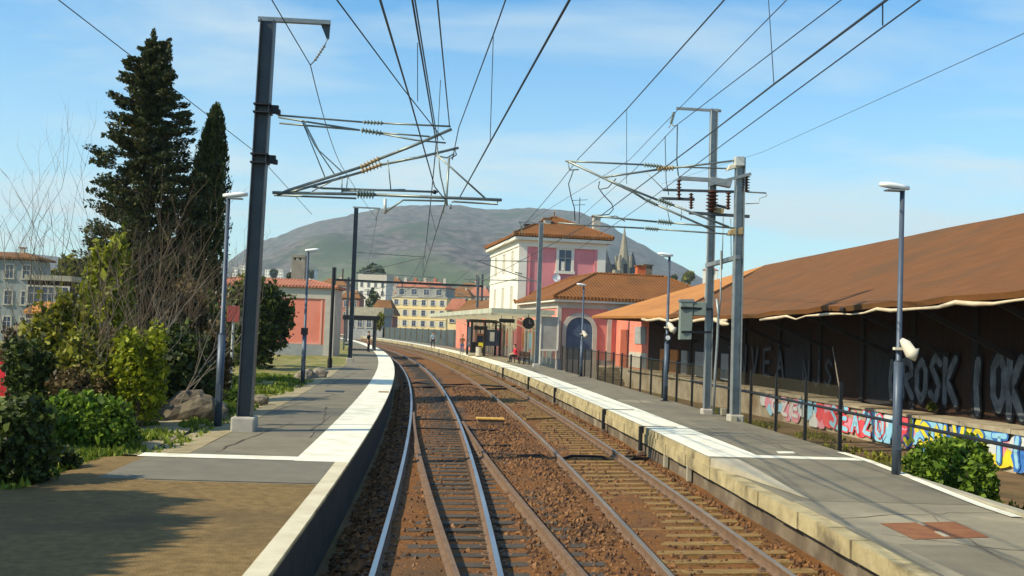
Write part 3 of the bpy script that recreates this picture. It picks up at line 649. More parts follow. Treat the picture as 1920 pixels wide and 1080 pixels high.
wire('contact wire of the left track, running into the tip of the left double cantilever', lc, .013)
wire('messenger wire of the left track, thicker left strand of the pair overhead', [at(773,0,13.1)] + lm1, .014, drops=dr + [(at(783,80,16), at(783,190,16.6))])
wire('messenger wire of the left track, right strand hard beside the thicker one', [at(778,0,13.1), at(820,262,23.0)], .011)
wire('wire from above the cab to the upper right tip of the left cantilever', [at(820,0,14), at(843,238,23)], .012, drops=[(at(826,150,18.6), at(820,272,22.0))])
wire('slack wire descending from upper left to the left cantilever tip', [at(632,0,13.5), at(755,165,19), at(832,262,23)], .011)
dm = [at(948,0,14.3), at(925,65,16), at(860,240,23.2), at(848,300,23.3)]
wire('messenger wire of the diverging route, with a long dropper', dm, .011, drops=[(at(925,65,16), at(919,265,16))])
wire('contact wire of the diverging route, sloping from the top centre to the left cantilever', [at(1068,0,9.05), at(920,265,16), at(862,370,23.1)], .013)
wire('feeder wire hung from the top bracket of the big left mast', [at(510,0,18.3), at(582,122,23)] + sag(at(582,122,23), at(641,312,40), .25)[1:] + sag(at(641,312,40), T(66.5,-2.9,9.5), .1)[1:] + follow(66.5, 112, -3, 9.0, .6)[1:], .011)
# right track
rc = [at(1662,0,8.75), at(1451,158,13.2), at(1345,240,19.3), at(1110,417,32.6), T(67.6,3.6,5.72), T(112,3.6,5.72), T(160,3.6,5.72)]
wire('contact wire of the right track, passing across the slim masts', rc, .013, drops=[(at(1655,6,8.9), at(1655,48,9.0))])
rmw = [at(1358,0,13.6), at(1175,205,22.5), at(1085,297,32.4)] + sag(at(1085,297,32.4), T(67.6,3.6,7.2), .5)[1:] + follow(67.6, 112, 3.6, 7.2, .8)[1:]
wire('messenger wire of the right track ending at the long right cantilever', rmw, .012, drops=[(at(1175,205,22.5), at(1175,345,22.5))])
wire('feeder wire to the insulator on the top bracket of the slim right mast', [at(1475,0,20), at(1262,215,32.2), at(1180,300,45), T(67.6,6.3,9.6)], .011)
wire('feeder wire with a jumper just below the insulator of the slim right mast', [at(1577,0,19), at(1267,236,32.2), at(1190,318,45), at(1085,410,66)], .012, drops=[(at(1441,0,15), at(1451,157,13.6))])
wire('outer feeder wire crossing low behind the slim right masts', [at(1725,0,12.7), at(1350,275,27), at(1200,388,40), at(1080,470,66)], .012)
wire('thin far wire slanting down at the upper right edge', [at(1990,22,26), at(1915,65,30), at(1430,285,75), at(1240,345,110)], .012, back=0)
wire('far power line crossing the sky behind the tall dark conifers', [at(60,-46,58), at(110,0,62), at(475,282,100), at(585,402,150)], .035, back=0)
#--8<-- FURNITURE
# ------------------------------------------------------------------ lamps, signs, fence
def lamp(px, z0, ztop, side, label, arm=.54, spk=None, plate=None, white=True):
    b = gz(px[0], px[1], z0); rt, fw = axes(b.y); t = thing('street_lamp', label, 'street lamp', tuple(b), group='platform lamps')
    tp = Vector((b.x, b.y, ztop)); mid = b.lerp(tp, .40)
    obj('base_plate', MB().obox(b+Vector((0,0,.012)), rt*.15, fw*.15, Vector((0,0,.012))), M_dark, t)
    obj('lower_pole', MB().tube([b, mid], .085, 12), M_lamp_post, t, smooth=True)
    obj('upper_pole', MB().tube([mid, mid+Vector((0,0,.04)), tp], [.085,.052,.045], 10), M_lamp_post, t, smooth=True)
    obj('service_door', MB().obox(b+Vector((0,0,.75))-fw*.085, rt*.05, fw*.008, Vector((0,0,.22))), M_lamp_post, t)
    hd = MB(); P = []; 
    for k, (wd, hh, dz) in enumerate(((.05,.035,.0),(.08,.045,.015),(.10,.05,.03),(.10,.05,.045),(.07,.035,.05))):
        c = tp + rt*side*(-.12 + (arm)*k/4) + Vector((0,0,.02+dz))
        P.append((c, fw, Vector((0,0,1)), wd, hh))
    b0 = len(hd.v)
    for c, f, u, wd, hh in P:
        for a, e in ((-1,-.5),(-.6,-1),(.6,-1),(1,-.5),(.85,.6),(.4,1),(-.4,1),(-.85,.6)): hd.v.append(tuple(c+f*a*wd+u*e*hh))
    for i in range(len(P)-1):
        for j in range(8): hd.f.append((b0+i*8+j, b0+i*8+(j+1)%8, b0+i*8+8+(j+1)%8, b0+i*8+8+j)); hd.mi.append(0)
    hd.f.append(tuple(b0+j for j in range(8))); hd.f.append(tuple(b0+(len(P)-1)*8+j for j in range(8))); hd.mi += [0,0]
    h_ = obj('lamp_head', hd, M_lampwhite, t, smooth=True)
    obj('diffuser', MB().obox(tp+rt*side*(arm*.5-.12)+Vector((0,0,-.035)), rt*arm*.3, fw*.1, Vector((0,0,.012))), M_galv, h_)
    if spk:
        c = b.lerp(tp, spk); d = (-rt*side*.8 - fw*.5+Vector((0,0,-.25))).normalized()
        sp_ = obj('loudspeaker', MB().tube([c+Vector((0,0,.2))-fw*.1, c+Vector((0,0,.14))-fw*.12+d*.07, c-fw*.13+d*.16, c-fw*.13+d*.27], [.04,.09,.115,.125], 14), M_cream, t, smooth=True)
        obj('bracket', MB().obox(c-fw*.06+Vector((0,0,.03)), rt*.12, fw*.05, Vector((0,0,.025))), M_cream, t)
    if plate:
        c = b.lerp(tp, plate)-fw*.10; obj('sign_plate', MB().obox(c, rt*.13, fw*.02, Vector((0,0,.13))), M_dark, t)
        if white: obj('sign_disc', MB().tube([c-fw*.021, c-fw*.032], .085, 16), M_lampwhite, t)
    return t
lamp((408,801), .50, 5.62, 1, 'blue grey lamp post just left of the big dark mast, white head over the grass')
lamp((567,722), .50, 5.62, 1, 'thin lamp post with a small dark plate, in front of the salmon building', plate=.40, white=False)
lamp((1680,897), .43, 5.75, -1, 'blue lamp post with a cream loudspeaker, standing on the near right platform', spk=.44)
lamp((1247,752), .55, 5.75, -1, 'lamp post with a loudspeaker and a small sign, among the fence posts', spk=.50, plate=.435)
lamp((1089,706), .55, 5.4, -1, 'farthest thin lamp post, in front of the blue arched door', arm=.5, spk=.46)
t = thing('marker_post', 'pale post with a faded red square sign in front of the round evergreen bush', 'sign', tuple(gz(431,742,.45)))
b = gz(431,742,.45); rt, fw = axes(b.y)
obj('post', MB().tube([b, b+Vector((0,0,2.9))], .045, 8), M_galv_l, t); obj('sign_plate', MB().obox(b+Vector((0,0,2.62))-fw*.06, rt*.20, fw*.015, Vector((0,0,.26))), mat('faded_red', (.42,.07,.06), (.35,.08,.07), 5, .6), t, bevel=.01)
t = thing('pole', 'thin black pole at the right corner of the salmon building', 'pole', tuple(gz(618,690,.5)))
b = gz(618,690,.5); obj('shaft', MB().tube([b, b+Vector((0,0,5.4))], .09, 8), M_dark, t); obj('foot', MB().tube([b, b+Vector((0,0,.5))], .13, 8), M_dark, t)
# platform fence
t = thing('fence', 'dark wire mesh fence with thin posts along the back of the right platform', 'fence', tuple(T(45,8.9,.4)))
M_mesh = bpy.data.materials.new('wire_mesh_panel'); M_mesh.use_nodes = True; nt_ = M_mesh.node_tree; nt_.nodes.clear()
a_ = nt_.nodes.new('ShaderNodeBsdfTransparent'); b_ = N(nt_, 'ShaderNodeBsdfDiffuse'); b_.inputs[0].default_value = (.05,.045,.03,1)
x_ = N(nt_, 'ShaderNodeMixShader', Fac=.42); nt_.links.new(a_.outputs[0], x_.inputs[1]); nt_.links.new(b_.outputs[0], x_.inputs[2]); o_ = nt_.nodes.new('ShaderNodeOutputMaterial'); nt_.links.new(x_.outputs[0], o_.inputs[0])
yf = [22.9 + 2.15*i for i in range(22)]
foff = lambda y: 8.78 + max(0, y-40)*.02
for i, y in enumerate(yf):
    b = T(y, foff(y), .40); rt, fw = axes(y)
    obj('post', MB().obox(b+Vector((0,0,.80)), rt*.035, fw*.035, Vector((0,0,.80))), M_dark, t)
    if i < len(yf)-1:
        c = T(yf[i+1], foff(yf[i+1]), .40)
        obj('mesh_panel', MB().face([b+Vector((0,0,.06)), c+Vector((0,0,.06)), c+Vector((0,0,1.52)), b+Vector((0,0,1.52))]), M_mesh, t, recalc=False)
obj('rail', MB().tube([T(y, foff(y)-.045, 1.38) for y in frange(8, yf[6], 1.5)], .035, 6), M_dark, t)
obj('rail', MB().tube([T(y, foff(y)-.045, 1.93) for y in frange(yf[6], yf[-1], 2)], .018, 6), M_dark, t)
for y in (9.6,): obj('post', MB().obox(T(y, foff(y)+.05, .8), (.035,0,0), (0,.035,0), (0,0,.62)), M_dark, t)

# ------------------------------------------------------------------ goods shed
def Ex(Y, s=0): return 17.3 + s - .15*Y
def interp(x, pts):
    for (a, va), (b, vb) in zip(pts, pts[1:]):
        if x <= b: return va+(vb-va)*(x-a)/(b-a)
    return pts[-1][1]
def Ee(Y, s=0): return 15.2 + s - .15*Y
EZ = [(Y*.879, 2.88+(z-2.88)*.879) for Y, z in ((10,4.66),(27.5,4.24),(33.4,4.08),(37.4,3.98),(46.8,3.78),(58,3.84),(63.5,3.88),(76,3.95),(90,3.95))]
ez = lambda Y: interp(Y, EZ) + .035*math.sin(Y*1.7) + .02*math.sin(Y*4.1)
rz_ = lambda Y: 8.07 - .0229*(Y-41.7)
t = thing('goods_shed', 'long weathered goods shed with a brown tiled roof and graffiti under its deep eaves', 'shed', (17.3-.15*40, 40, -.3))
NY = frange(9, 51, 1.4)
mb = MB(); k = 6; b = 0
def roofpt(Y, q):     # q 0 eave, 1 ridge
    Yr = 16+(Y-9)/(42.)*(68-16)
    e_ = Vector((Ee(Y), Y, ez(Y))); r_ = Vector((26.3-.15*Yr, Yr, rz_(Yr))); p = e_.lerp(r_, q)
    return p + Vector((0,0,(-.16*math.sin(math.pi*q) + .05*mnoise.noise(Vector((Y*.25, q*4, 3))))))
for Y in NY:
    for j in range(k+1): mb.v.append(tuple(roofpt(Y, j/k)))
for i in range(len(NY)-1):
    for j in range(k): mb.f.append((i*(k+1)+j, i*(k+1)+j+1, (i+1)*(k+1)+j+1, (i+1)*(k+1)+j)); mb.mi.append(0)
ro = obj('roof', mb, M_tile_old, t); sol = ro.modifiers.new('thick', 'SOLIDIFY'); sol.thickness = .16; sol.offset = -1
# newer tiles on the far hip
ap = roofpt(51, 1); ce = Vector((5.05, 66.3, 3.80)); fe = roofpt(51, 0)
mb = MB(); n = 8; idx = {}
for i in range(n+1):
    for j in range(n+1-i):
        a = i/n; c = j/n; p = fe*(1-a-c) + ce*a + ap*c + Vector((.0,.05,.0)); idx[(i,j)] = len(mb.v); mb.v.append(tuple(p))
for i in range(n):
    for j in range(n-i):
        mb.f.append((idx[(i,j)], idx[(i+1,j)], idx[(i,j+1)])); mb.mi.append(0)
        if j < n-i-1: mb.f.append((idx[(i+1,j)], idx[(i+1,j+1)], idx[(i,j+1)])); mb.mi.append(0)
ro2 = obj('newer_roof', mb, M_tile_new, t); sol = ro2.modifiers.new('thick', 'SOLIDIFY'); sol.thickness = .14; sol.offset = -1
# far slopes so the building is closed behind
mb = MB(); mb.face([ap, roofpt(9,1), roofpt(9,1)+Vector((9,1.5,-4)), ap+Vector((9,1.5,-4))]); mb.face([ap, ap+Vector((9,1.5,-4)), ce+Vector((8,5,-.2)), ce])
obj('rear_roof', mb, M_tile_old, t)
obj('verge_flashing', MB().tube([roofpt(51, q/10)+Vector((0,.0,.05)) for q in range(11)], .075, 6), mat('pale_mortar', (.66,.5,.32), (.55,.42,.26), 3, .9), t)
obj('ridge_tiles', MB().tube([roofpt(Y, 1)+Vector((0,0,.04)) for Y in frange(9,51,2)], .12, 7), M_tile_old, t)
gt = MB(); 
P = [Vector((Ee(Y,-.05), Y, ez(Y)-.09+.03*math.sin(Y*2.9))) for Y in frange(10, 39.5, .8)]; gt.tube(P, [.042+.014*math.sin(i*1.3)+.01*math.sin(i*.37) for i in range(len(P))], 7)
obj('gutter', gt, mat('pale_gutter', (.62,.52,.36), (.48,.38,.25), 3, .8), t, smooth=True)
P = [Vector((Ee(Y,-.05), Y, ez(Y)-.08)) for Y in frange(43, 55.5, 1)]; obj('gutter', MB().tube(P, .07, 7), MATS['pale_gutter'], t, smooth=True)
obj('hanging_gutter', MB().tube([at(1335,598,43), at(1345,601,42.6), at(1356,607,42), at(1366,608,41.4)], [.07,.11,.10,.04], 7), MATS['pale_gutter'], t, smooth=True)
for px_ in ((1577,583,1625,557),): obj('fallen_batten', MB().beam(at(px_[0],px_[1]-2,32.6), at(px_[2],px_[3],35.8)+Vector((0,0,.1)), .12, .08), M_boards_d, t)
# dock and walls
sb = lambda Y: 1.3
NYd = frange(8, 76, 2)
mb = MB(); b = 0
for Y in NYd: mb.v += [(Ex(Y,.1)+.05*math.sin(Y), Y, -.36), (Ex(Y,.1)+.05*math.sin(Y), Y, .66), (Ex(Y,4.2), Y, .66), (Ex(Y,4.2), Y, -.36)]
for i in range(len(NYd)-1):
    for j in range(3): mb.f.append((4*i+j, 4*i+j+1, 4*i+j+5, 4*i+j+4)); mb.mi.append(0)
dk = obj('loading_dock', mb, M_stone, t)
mb = MB(); Y = 8.0; i = 0
while Y < 66:
    L_ = 1.9+.5*math.sin(Y*2.3); z_ = .75+.03*math.sin(Y*5)
    mb.extr([(Ex(Y,-.03), Y+.02, .66), (Ex(Y+L_,-.03), Y+L_-.02, .66), (Ex(Y+L_,-.03), Y+L_-.02, z_), (Ex(Y,-.03), Y+.02, z_+.02)], (4.0,.6,0)); Y += L_
obj('dock_edge', mb, M_stone, t)
def wallface(Y0, Y1, z0, z1, d=0.0, step=2.0, mb=None, thick=.12):
    mb = mb or MB(); ys = frange(Y0, Y1, step); zt = z1 if callable(z1) else (lambda Y: z1)
    for a, c in zip(ys, ys[1:]):
        mb.extr([(Ex(a, sb(a)-d), a, z0), (Ex(c, sb(c)-d), c, z0), (Ex(c, sb(c)-d), c, zt(c)), (Ex(a, sb(a)-d), a, zt(a))], (thick, thick*.15, 0))
    return mb
soff = lambda Y: ez(Y) + .42*(Ex(Y,sb(Y))-Ee(Y)) - .35
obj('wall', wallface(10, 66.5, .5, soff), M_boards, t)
obj('pink_wall', wallface(66.55, 74.8, -.3, 3.9), M_salmon, t)
mb = MB(); pass
for Y in (13, 17, 21, 24.5, 28, 31.5, 35, 38.5, 42, 46, 50, 54, 58, 62):
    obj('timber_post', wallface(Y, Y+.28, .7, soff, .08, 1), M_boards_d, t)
for Y in (14, 18, 22.7, 26, 29.7, 33, 36.7, 41, 45, 51, 57):
    q = Vector((Ex(Y, sb(Y)-.1), Y, 2.6)); obj('eave_strut', MB().beam(q, Vector((Ee(Y,.5), Y+.05, ez(Y)+.02)), .12, .14), M_boards_d, t)
for (a, c, z1) in ((25.4,27.6,3.4), (36,38.2,3.3), (43,45.5,3.2), (51,53.5,3.1), (55.2,57.4,3.1)):
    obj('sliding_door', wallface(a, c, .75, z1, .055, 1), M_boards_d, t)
for a, c, mt in ((58.6,59.6,M_grey_wall), (60.3,61.7,mat('orange_board', (.5,.2,.06), (.42,.16,.05), 2, .9)), (55.4,57.2,M_grey_wall), (62.2,63.7,MATS['orange_board']), (52.2,53.2,M_grey_wall)):
    obj('pale_board', wallface(a, c, .8, 2.1, .09, 1), mt, t)  # orange boards: sunlight on the brown wall's lower part put into colour
obj('door', wallface(71.3, 73.2, .6, 3.2, .06, 2), mat('dark_red_door', (.34,.09,.05), (.27,.07,.04), 2, .7), t); obj('vent', wallface(67.0, 69.6, 2.3, 3.4, .06, 3), M_grey_wall, t)
obj('painted_sunlight', wallface(66.7, 70.9, .75, 1.75, .05, 3), M_trim, t)  # pale sheet standing in for sunlight on the foot of the pink wall
st = MB()
for i in range(6): st.box(5.6, 7.3, 67.2+.3*i, 67.5+.3*i, -.36, -.1+.16*i)
obj('steps', st, M_conc_dark, t)
# graffiti: thick painted strokes lying on the boards and the dock
LET = {'R': [[(0,0),(0,1),(.55,.95),(.6,.65),(.1,.5),(.65,0)]], 'O': [[(.35,0),(.05,.25),(.05,.75),(.35,1),(.62,.75),(.62,.25),(.35,0)]], 'S': [[(.6,.85),(.3,1),(.05,.78),(.55,.35),(.35,0),(0,.15)]],
 'K': [[(0,0),(0,1)],[(.6,1),(.08,.5),(.65,0)]], 'I': [[(.1,1),(.0,.5),(.1,0)]], 'N': [[(0,0),(0,1),(.55,0),(.6,1)]], 'V': [[(0,1),(.3,0),(.6,1)]], 'T': [[(0,.95),(.65,1)],[(.32,.95),(.3,0)]],
 'C': [[(.6,.8),(.3,1),(.03,.7),(.03,.3),(.3,0),(.6,.15)]], 'E': [[(.6,1),(0,.95),(0,.05),(.6,0)],[(0,.5),(.5,.52)]], 'A': [[(0,0),(.3,1),(.6,0)],[(.15,.4),(.48,.4)]], 'J': [[(.5,1),(.5,.2),(.25,0),(0,.2)]], 'Z': [[(0,1),(.6,.95),(0,.05),(.6,0)]]}
def ribbon(mb, pts, w, P, d):
    """flat stroke of width w; P(u, z, d) places it on the wall, wobbly like spray paint"""
    Q = []
    for a, b in zip(pts, pts[1:]):
        for i in range(4): Q.append((a[0]+(b[0]-a[0])*i/4, a[1]+(b[1]-a[1])*i/4))
    Q.append(pts[-1])
    L, Rr = [], []
    for i, q in enumerate(Q):
        a = Q[max(0,i-1)]; b = Q[min(len(Q)-1,i+1)]; dx, dz = b[0]-a[0], b[1]-a[1]; l = math.hypot(dx, dz) or 1
        ww = w*(.85+.3*random.random())
        L.append((q[0]-dz/l*ww/2, q[1]+dx/l*ww/2)); Rr.append((q[0]+dz/l*ww/2, q[1]-dx/l*ww/2))
    for i in range(len(Q)-1): mb.face([P(*L[i], d), P(*L[i+1], d), P(*Rr[i+1], d), P(*Rr[i], d)])
    for q in (Q[0], Q[-1]): mb.face([P(q[0]+w*.5*math.cos(k*.785), q[1]+w*.5*math.sin(k*.785), d-.0008) for k in range(8)])
def graffiti(name, word, Y0, Ystep, z0, hgt, wid, mt, out, P, stroke=.24, parent=None):
    """letters run towards the camera (falling Y)"""
    for i, ch in enumerate(word):
        if ch not in LET: continue
        jz = random.uniform(-.06,.06)*hgt; mb = MB(); sc_ = random.uniform(.88,1.1)
        for st_ in LET[ch]:
            pts = [(Y0 - i*Ystep - u*wid, z0 + jz + v*hgt*sc_) for u, v in st_]
            for w_, d_, k in ((stroke*1.7, .004, 0), (stroke, .012, 1)):
                n0 = len(mb.f); ribbon(mb, pts, w_, P, d_+.0016*(i%3)); mb.mi[n0:] = [k]*(len(mb.f)-n0)
        obj(name, mb, [out, mt], parent, recalc=False)
PW = lambda Y, z, d: (Ex(Y, sb(Y)-.10-d), Y, z)
PD = lambda Y, z, d: (Ex(Y, .04-d), Y, z)
M_silver = mat('silver_paint', (.16,.175,.19), (.06,.065,.07), 2, .6); M_sp_black = mat('black_spray', (.006,.006,.008), None, rough=.7)
graffiti('graffiti_letter', 'IROSK', 36.5, .84, 1.10, 1.3, .92, M_silver, M_sp_black, PW, .24, t)
graffiti('graffiti_letter', 'IOKS', 31.5, .80, 1.05, 1.6, .88, M_silver, M_sp_black, PW, .27, t)
graffiti('graffiti_letter', 'TNVEA', 52, 1.45, 1.2, 1.2, 1.2, mat('faded_silver', (.075,.08,.09), (.035,.035,.04), 2, .7), M_sp_black, PW, .14, t)
graffiti('graffiti_letter', 'NJS', 43.5, 1.0, 1.1, 1.1, .9, MATS['faded_silver'], M_sp_black, PW, .14, t)
C_ = {'y': mat('yellow_spray', (.72,.60,.03), (.6,.5,.04), 3, .7), 'b': mat('light_blue_spray', (.22,.48,.66), (.30,.55,.66), 2, .7), 'd': mat('blue_spray', (.03,.13,.42), (.05,.18,.5), 2, .7), 'r': mat('red_spray', (.62,.05,.07), (.7,.1,.12), 2, .7),
      'p': mat('pink_spray', (.66,.22,.30), (.6,.3,.35), 2, .7), 'w': mat('white_spray', (.60,.62,.60), (.5,.52,.52), 2, .7), 'g': mat('grey_spray', (.12,.12,.115), (.17,.17,.16), 2, .7)}
def blob(mb, Y, z, w, h, d, n=9):
    a0 = random.random()*6; pts = []
    for k in range(n):
        a = a0 + 2*math.pi*k/n; r = random.uniform(.75, 1.15); pts.append(PD(Y+w*r*math.cos(a), max(-.30, min(.655, z+h*r*math.sin(a))), d))
    mb.face(pts)
piece = [(44.5,43,'wpb'),(43,41,'bwp'),(41,39.5,'bwb'),(39.6,38.2,'rpr'),(38.2,35.2,'brp'),(35.4,33.6,'bwb'),(33.6,32.6,'rrp'),(32.6,31.0,'yby'),(31.2,29.8,'bdy'),(30,28.7,'dyb'),(28.6,27.4,'ywp'),(27.5,26.3,'dyb'),(26.4,25.2,'byd'),(25.2,24.4,'yrp'),(24.4,23.6,'pdw')]
q_ = 0
for a, c, cols in piece:
    for i in range(6):
        q = cols[i % 3]; q_ += 1; mb = MB()
        blob(mb, a+(c-a)*(i+.5)/6+random.uniform(-.2,.2), random.choice((.02,.22,.45))+random.uniform(-.08,.08), random.uniform(.28,.55), random.uniform(.22,.40), .004+.0011*(q_ % 17), 11)
        obj('graffiti_patch', mb, C_[q], t, recalc=False)
graffiti('graffiti_letter', 'SEAZO', 38.3, .82, -.12, .66, .75, C_['b'], C_['r'], lambda Y, z, d: PD(Y, z, d+.03), .15, t)
graffiti('graffiti_letter', 'JSNVC', 33.2, .9, -.15, .72, .75, C_['y'], C_['d'], lambda Y, z, d: PD(Y, z, d+.03), .16, t)
graffiti('graffiti_letter', 'TIE', 28.6, .95, -.10, .68, .8, C_['b'], C_['d'], lambda Y, z, d: PD(Y, z, d+.05), .15, t)
graffiti('graffiti_letter', 'OZE', 43.6, 1.0, -.05, .6, .8, C_['w'], C_['p'], lambda Y, z, d: PD(Y, z, d+.03), .13, t)
graffiti('graffiti_letter', 'INTN', 23.2, .55, -.2, .62, .4, C_['g'], C_['w'], lambda Y, z, d: PD(Y, z, d+.02), .17, t)
o = obj('leaning_stick', MB().tube([at(1582,772,33.5), at(1570,705,34.2), at(1561,650,34.6)], [.03,.022,.012], 6), M_twig_grey); tag(o, 'bare pale stick leaning against the goods shed dock behind the fence', 'stick')
#--8<-- BUILDINGS
# ------------------------------------------------------------------ buildings
def window(par, ax, f, u, z, w, h, fm=None, gm=None, fr=.13, sh=None, sill=True):
    """ax 'y': wall facing local -y at y=f, u along x; ax 'x': wall facing local -x at x=f, u along y"""
    def bx(mb, a0, a1, d0, d1, z0, z1):
        return mb.box(a0, a1, f-d1, f-d0, z0, z1) if ax == 'y' else mb.box(f-d1, f-d0, a0, a1, z0, z1)
    fm = fm or M_trim; mb = MB()
    bx(mb, u-fr, u, .0, .09, z-.0, z+h); bx(mb, u+w, u+w+fr, .0, .09, z, z+h); bx(mb, u-fr, u+w+fr, .0, .09, z+h, z+h+fr)
    if sill: bx(mb, u-fr-.08, u+w+fr+.08, .0, .16, z-fr, z)
    o = obj('window', mb, fm, par)
    p = MB(); bx(p, u+.002, u+w-.002, .0, .025, z+.002, z+h-.002); obj('pane', p, gm or M_glass, o)
    q = MB(); bx(q, u+w*.5-.03, u+w*.5+.03, .026, .05, z+.01, z+h-.01); bx(q, u+.01, u+w*.5-.031, .026, .05, z+h*.6, z+h*.6+.05); bx(q, u+w*.5+.031, u+w-.01, .026, .05, z+h*.6, z+h*.6+.05)
    obj('glazing_bars', q, M_trim, o)
    if sh:
        for a in (u-fr-w*.52, u+w+fr+.02): q = MB(); bx(q, a, a+w*.5, .0, .06, z, z+h); obj('shutter', q, sh, o)
    return o
def arch(par, ax, f, u, z, w, h, fm, gm, fr=.3, dep=.12, name='door'):
    """round-headed opening: surround ring with a recessed looking leaf and a fanlight"""
    r = w/2; zs = z+h-r; c = u+r; inn = [(u, z), (u, zs)] + [(c-r*math.cos(k*math.pi/12), zs+r*math.sin(k*math.pi/12)) for k in range(1,12)] + [(u+w, zs), (u+w, z)]
    R_ = r+fr; outr = [(u-fr, z), (u-fr, zs)] + [(c-R_*math.cos(k*math.pi/12), zs+R_*math.sin(k*math.pi/12)) for k in range(1,12)] + [(u+w+fr, zs), (u+w+fr, z)]
    P = (lambda a, b, d: (a, f-d, b)) if ax == 'y' else (lambda a, b, d: (f-d, a, b))
    mb = MB(); n = len(inn)
    for i in range(n-1):
        mb.face([P(*outr[i], dep), P(*outr[i+1], dep), P(*inn[i+1], dep), P(*inn[i], dep)])
        mb.face([P(*outr[i], dep), P(*outr[i+1], dep), P(*outr[i+1], 0), P(*outr[i], 0)]); mb.face([P(*inn[i], dep), P(*inn[i+1], dep), P(*inn[i+1], 0), P(*inn[i], 0)])
    o = obj(name, mb, fm, par)
    obj('leaf', MB().face([P(a, b, .03) for a, b in inn]), gm, o)
    q = MB()
    for (a0, a1, b0, b1) in ((u+.01, u+w-.01, zs-.08, zs+.02), (c-.04, c+.04, z, zs-.081), (c-.03, c+.03, zs+.021, z+h-.02), (u+w*.2,u+w*.2+.05,zs+.021,zs+r*.75), (u+w*.77,u+w*.77+.05,zs+.021,zs+r*.75)):
        q.face([P(a0,b0,.05), P(a1,b0,.05), P(a1,b1,.05), P(a0,b1,.05)])
    obj('glazing_bars', q, M_bluedoor if gm is M_bluedoor else M_trim, o); 
    return o
def hip(x0, x1, y0, y1, z0, zr, ax, ay, ov=.5, th=.22):
    """truncated hip roof over a rectangle; ridge rectangle inset ax, ay"""
    mb = MB(); x0 -= ov; x1 += ov; y0 -= ov; y1 += ov
    e = [(x0,y0,z0),(x1,y0,z0),(x1,y1,z0),(x0,y1,z0)]; r = [(x0+ax,y0+ay,zr),(x1-ax,y0+ay,zr),(x1-ax,y1-ay,zr),(x0+ax,y1-ay,zr)]
    for i in range(4): mb.face([e[i], e[(i+1)%4], r[(i+1)%4], r[i]]); mb.face([e[i], e[(i+1)%4], (*e[(i+1)%4][:2], z0-th), (*e[i][:2], z0-th)])
    mb.face(r); mb.face([(p[0],p[1],z0-th) for p in e][::-1]); return mb
def caps(x0, x1, y0, y1, z0, zr, ax, ay, ov=.5, r=.11):
    """hip and ridge tiles"""
    x0 -= ov; x1 += ov; y0 -= ov; y1 += ov; mb = MB()
    e = [(x0,y0,z0),(x1,y0,z0),(x1,y1,z0),(x0,y1,z0)]; q = [(x0+ax,y0+ay,zr),(x1-ax,y0+ay,zr),(x1-ax,y1-ay,zr),(x0+ax,y1-ay,zr)]
    for i in range(4): mb.tube([e[i], q[i]], r, 6)
    for i in range(4): mb.tube([q[i], q[(i+1)%4]], r, 6)
    return mb
M_canopy = bpy.data.materials.new('frosted_canopy_glass'); M_canopy.use_nodes = True; _t = M_canopy.node_tree; _t.nodes.clear()
_a = N(_t, 'ShaderNodeBsdfTranslucent'); _a.inputs[0].default_value = (.9,.86,.66,1); _b = N(_t, 'ShaderNodeBsdfDiffuse'); _b.inputs[0].default_value = (.55,.55,.42,1); _c = N(_t, 'ShaderNodeMixShader', Fac=.12)
_t.links.new(_a.outputs[0], _c.inputs[1]); _t.links.new(_b.outputs[0], _c.inputs[2]); _o = _t.nodes.new('ShaderNodeOutputMaterial'); _t.links.new(_c.outputs[0], _o.inputs[0])
M_pale_in = mat('pale_shutter', (.62,.60,.50), (.5,.48,.4), 3, .8)
st_ = thing('station_building', 'pink station building with a tower block, low arched wing and a track side canopy', 'station', (3.3, 74, 0), math.atan2(.168, .986))
# low wing nearest the camera
obj('wing_wall', MB().box(0, 12, 0, 14.2, -.36, 5.0), mat('salmon_pink_render', (.73,.26,.21), (.64,.21,.165), .7, .9, c3=(.66,.27,.21), s3=.25), st_)
obj('plinth', MB().box(-.06, 12.1, -.07, 14.1, -.37, 1.0), M_grey_wall, st_)
obj('frieze', MB().box(-.08, 12.1, -.09, 14.1, 4.55, 4.98), M_trim, st_)
obj('cornice', MB().box(-.42, 12.4, -.43, 14.2, 4.981, 5.14), M_wallwhite, st_)
for (a, b2) in ((-.1,.18), (3.5,3.8), (6.3,6.6)): obj('pilaster', MB().box(a, b2, -.14, .2, 1.0, 4.55), M_trim, st_)
obj('wing_roof', hip(0, 12, 0, 15, 5.36, 7.25, 3.9, 3.9, .5), M_tile_st, st_); obj('hip_tiles', caps(0, 12, 0, 15, 5.36, 7.25, 3.9, 3.9), M_tile_st, st_)
arch(st_, 'y', 0, .55, -.3, 1.9, 4.25, M_trim, M_bluedoor, .30, .16)
arch(st_, 'y', 0, 4.5, .9, 1.3, 2.9, M_trim, M_glass, .2, .12, 'window')
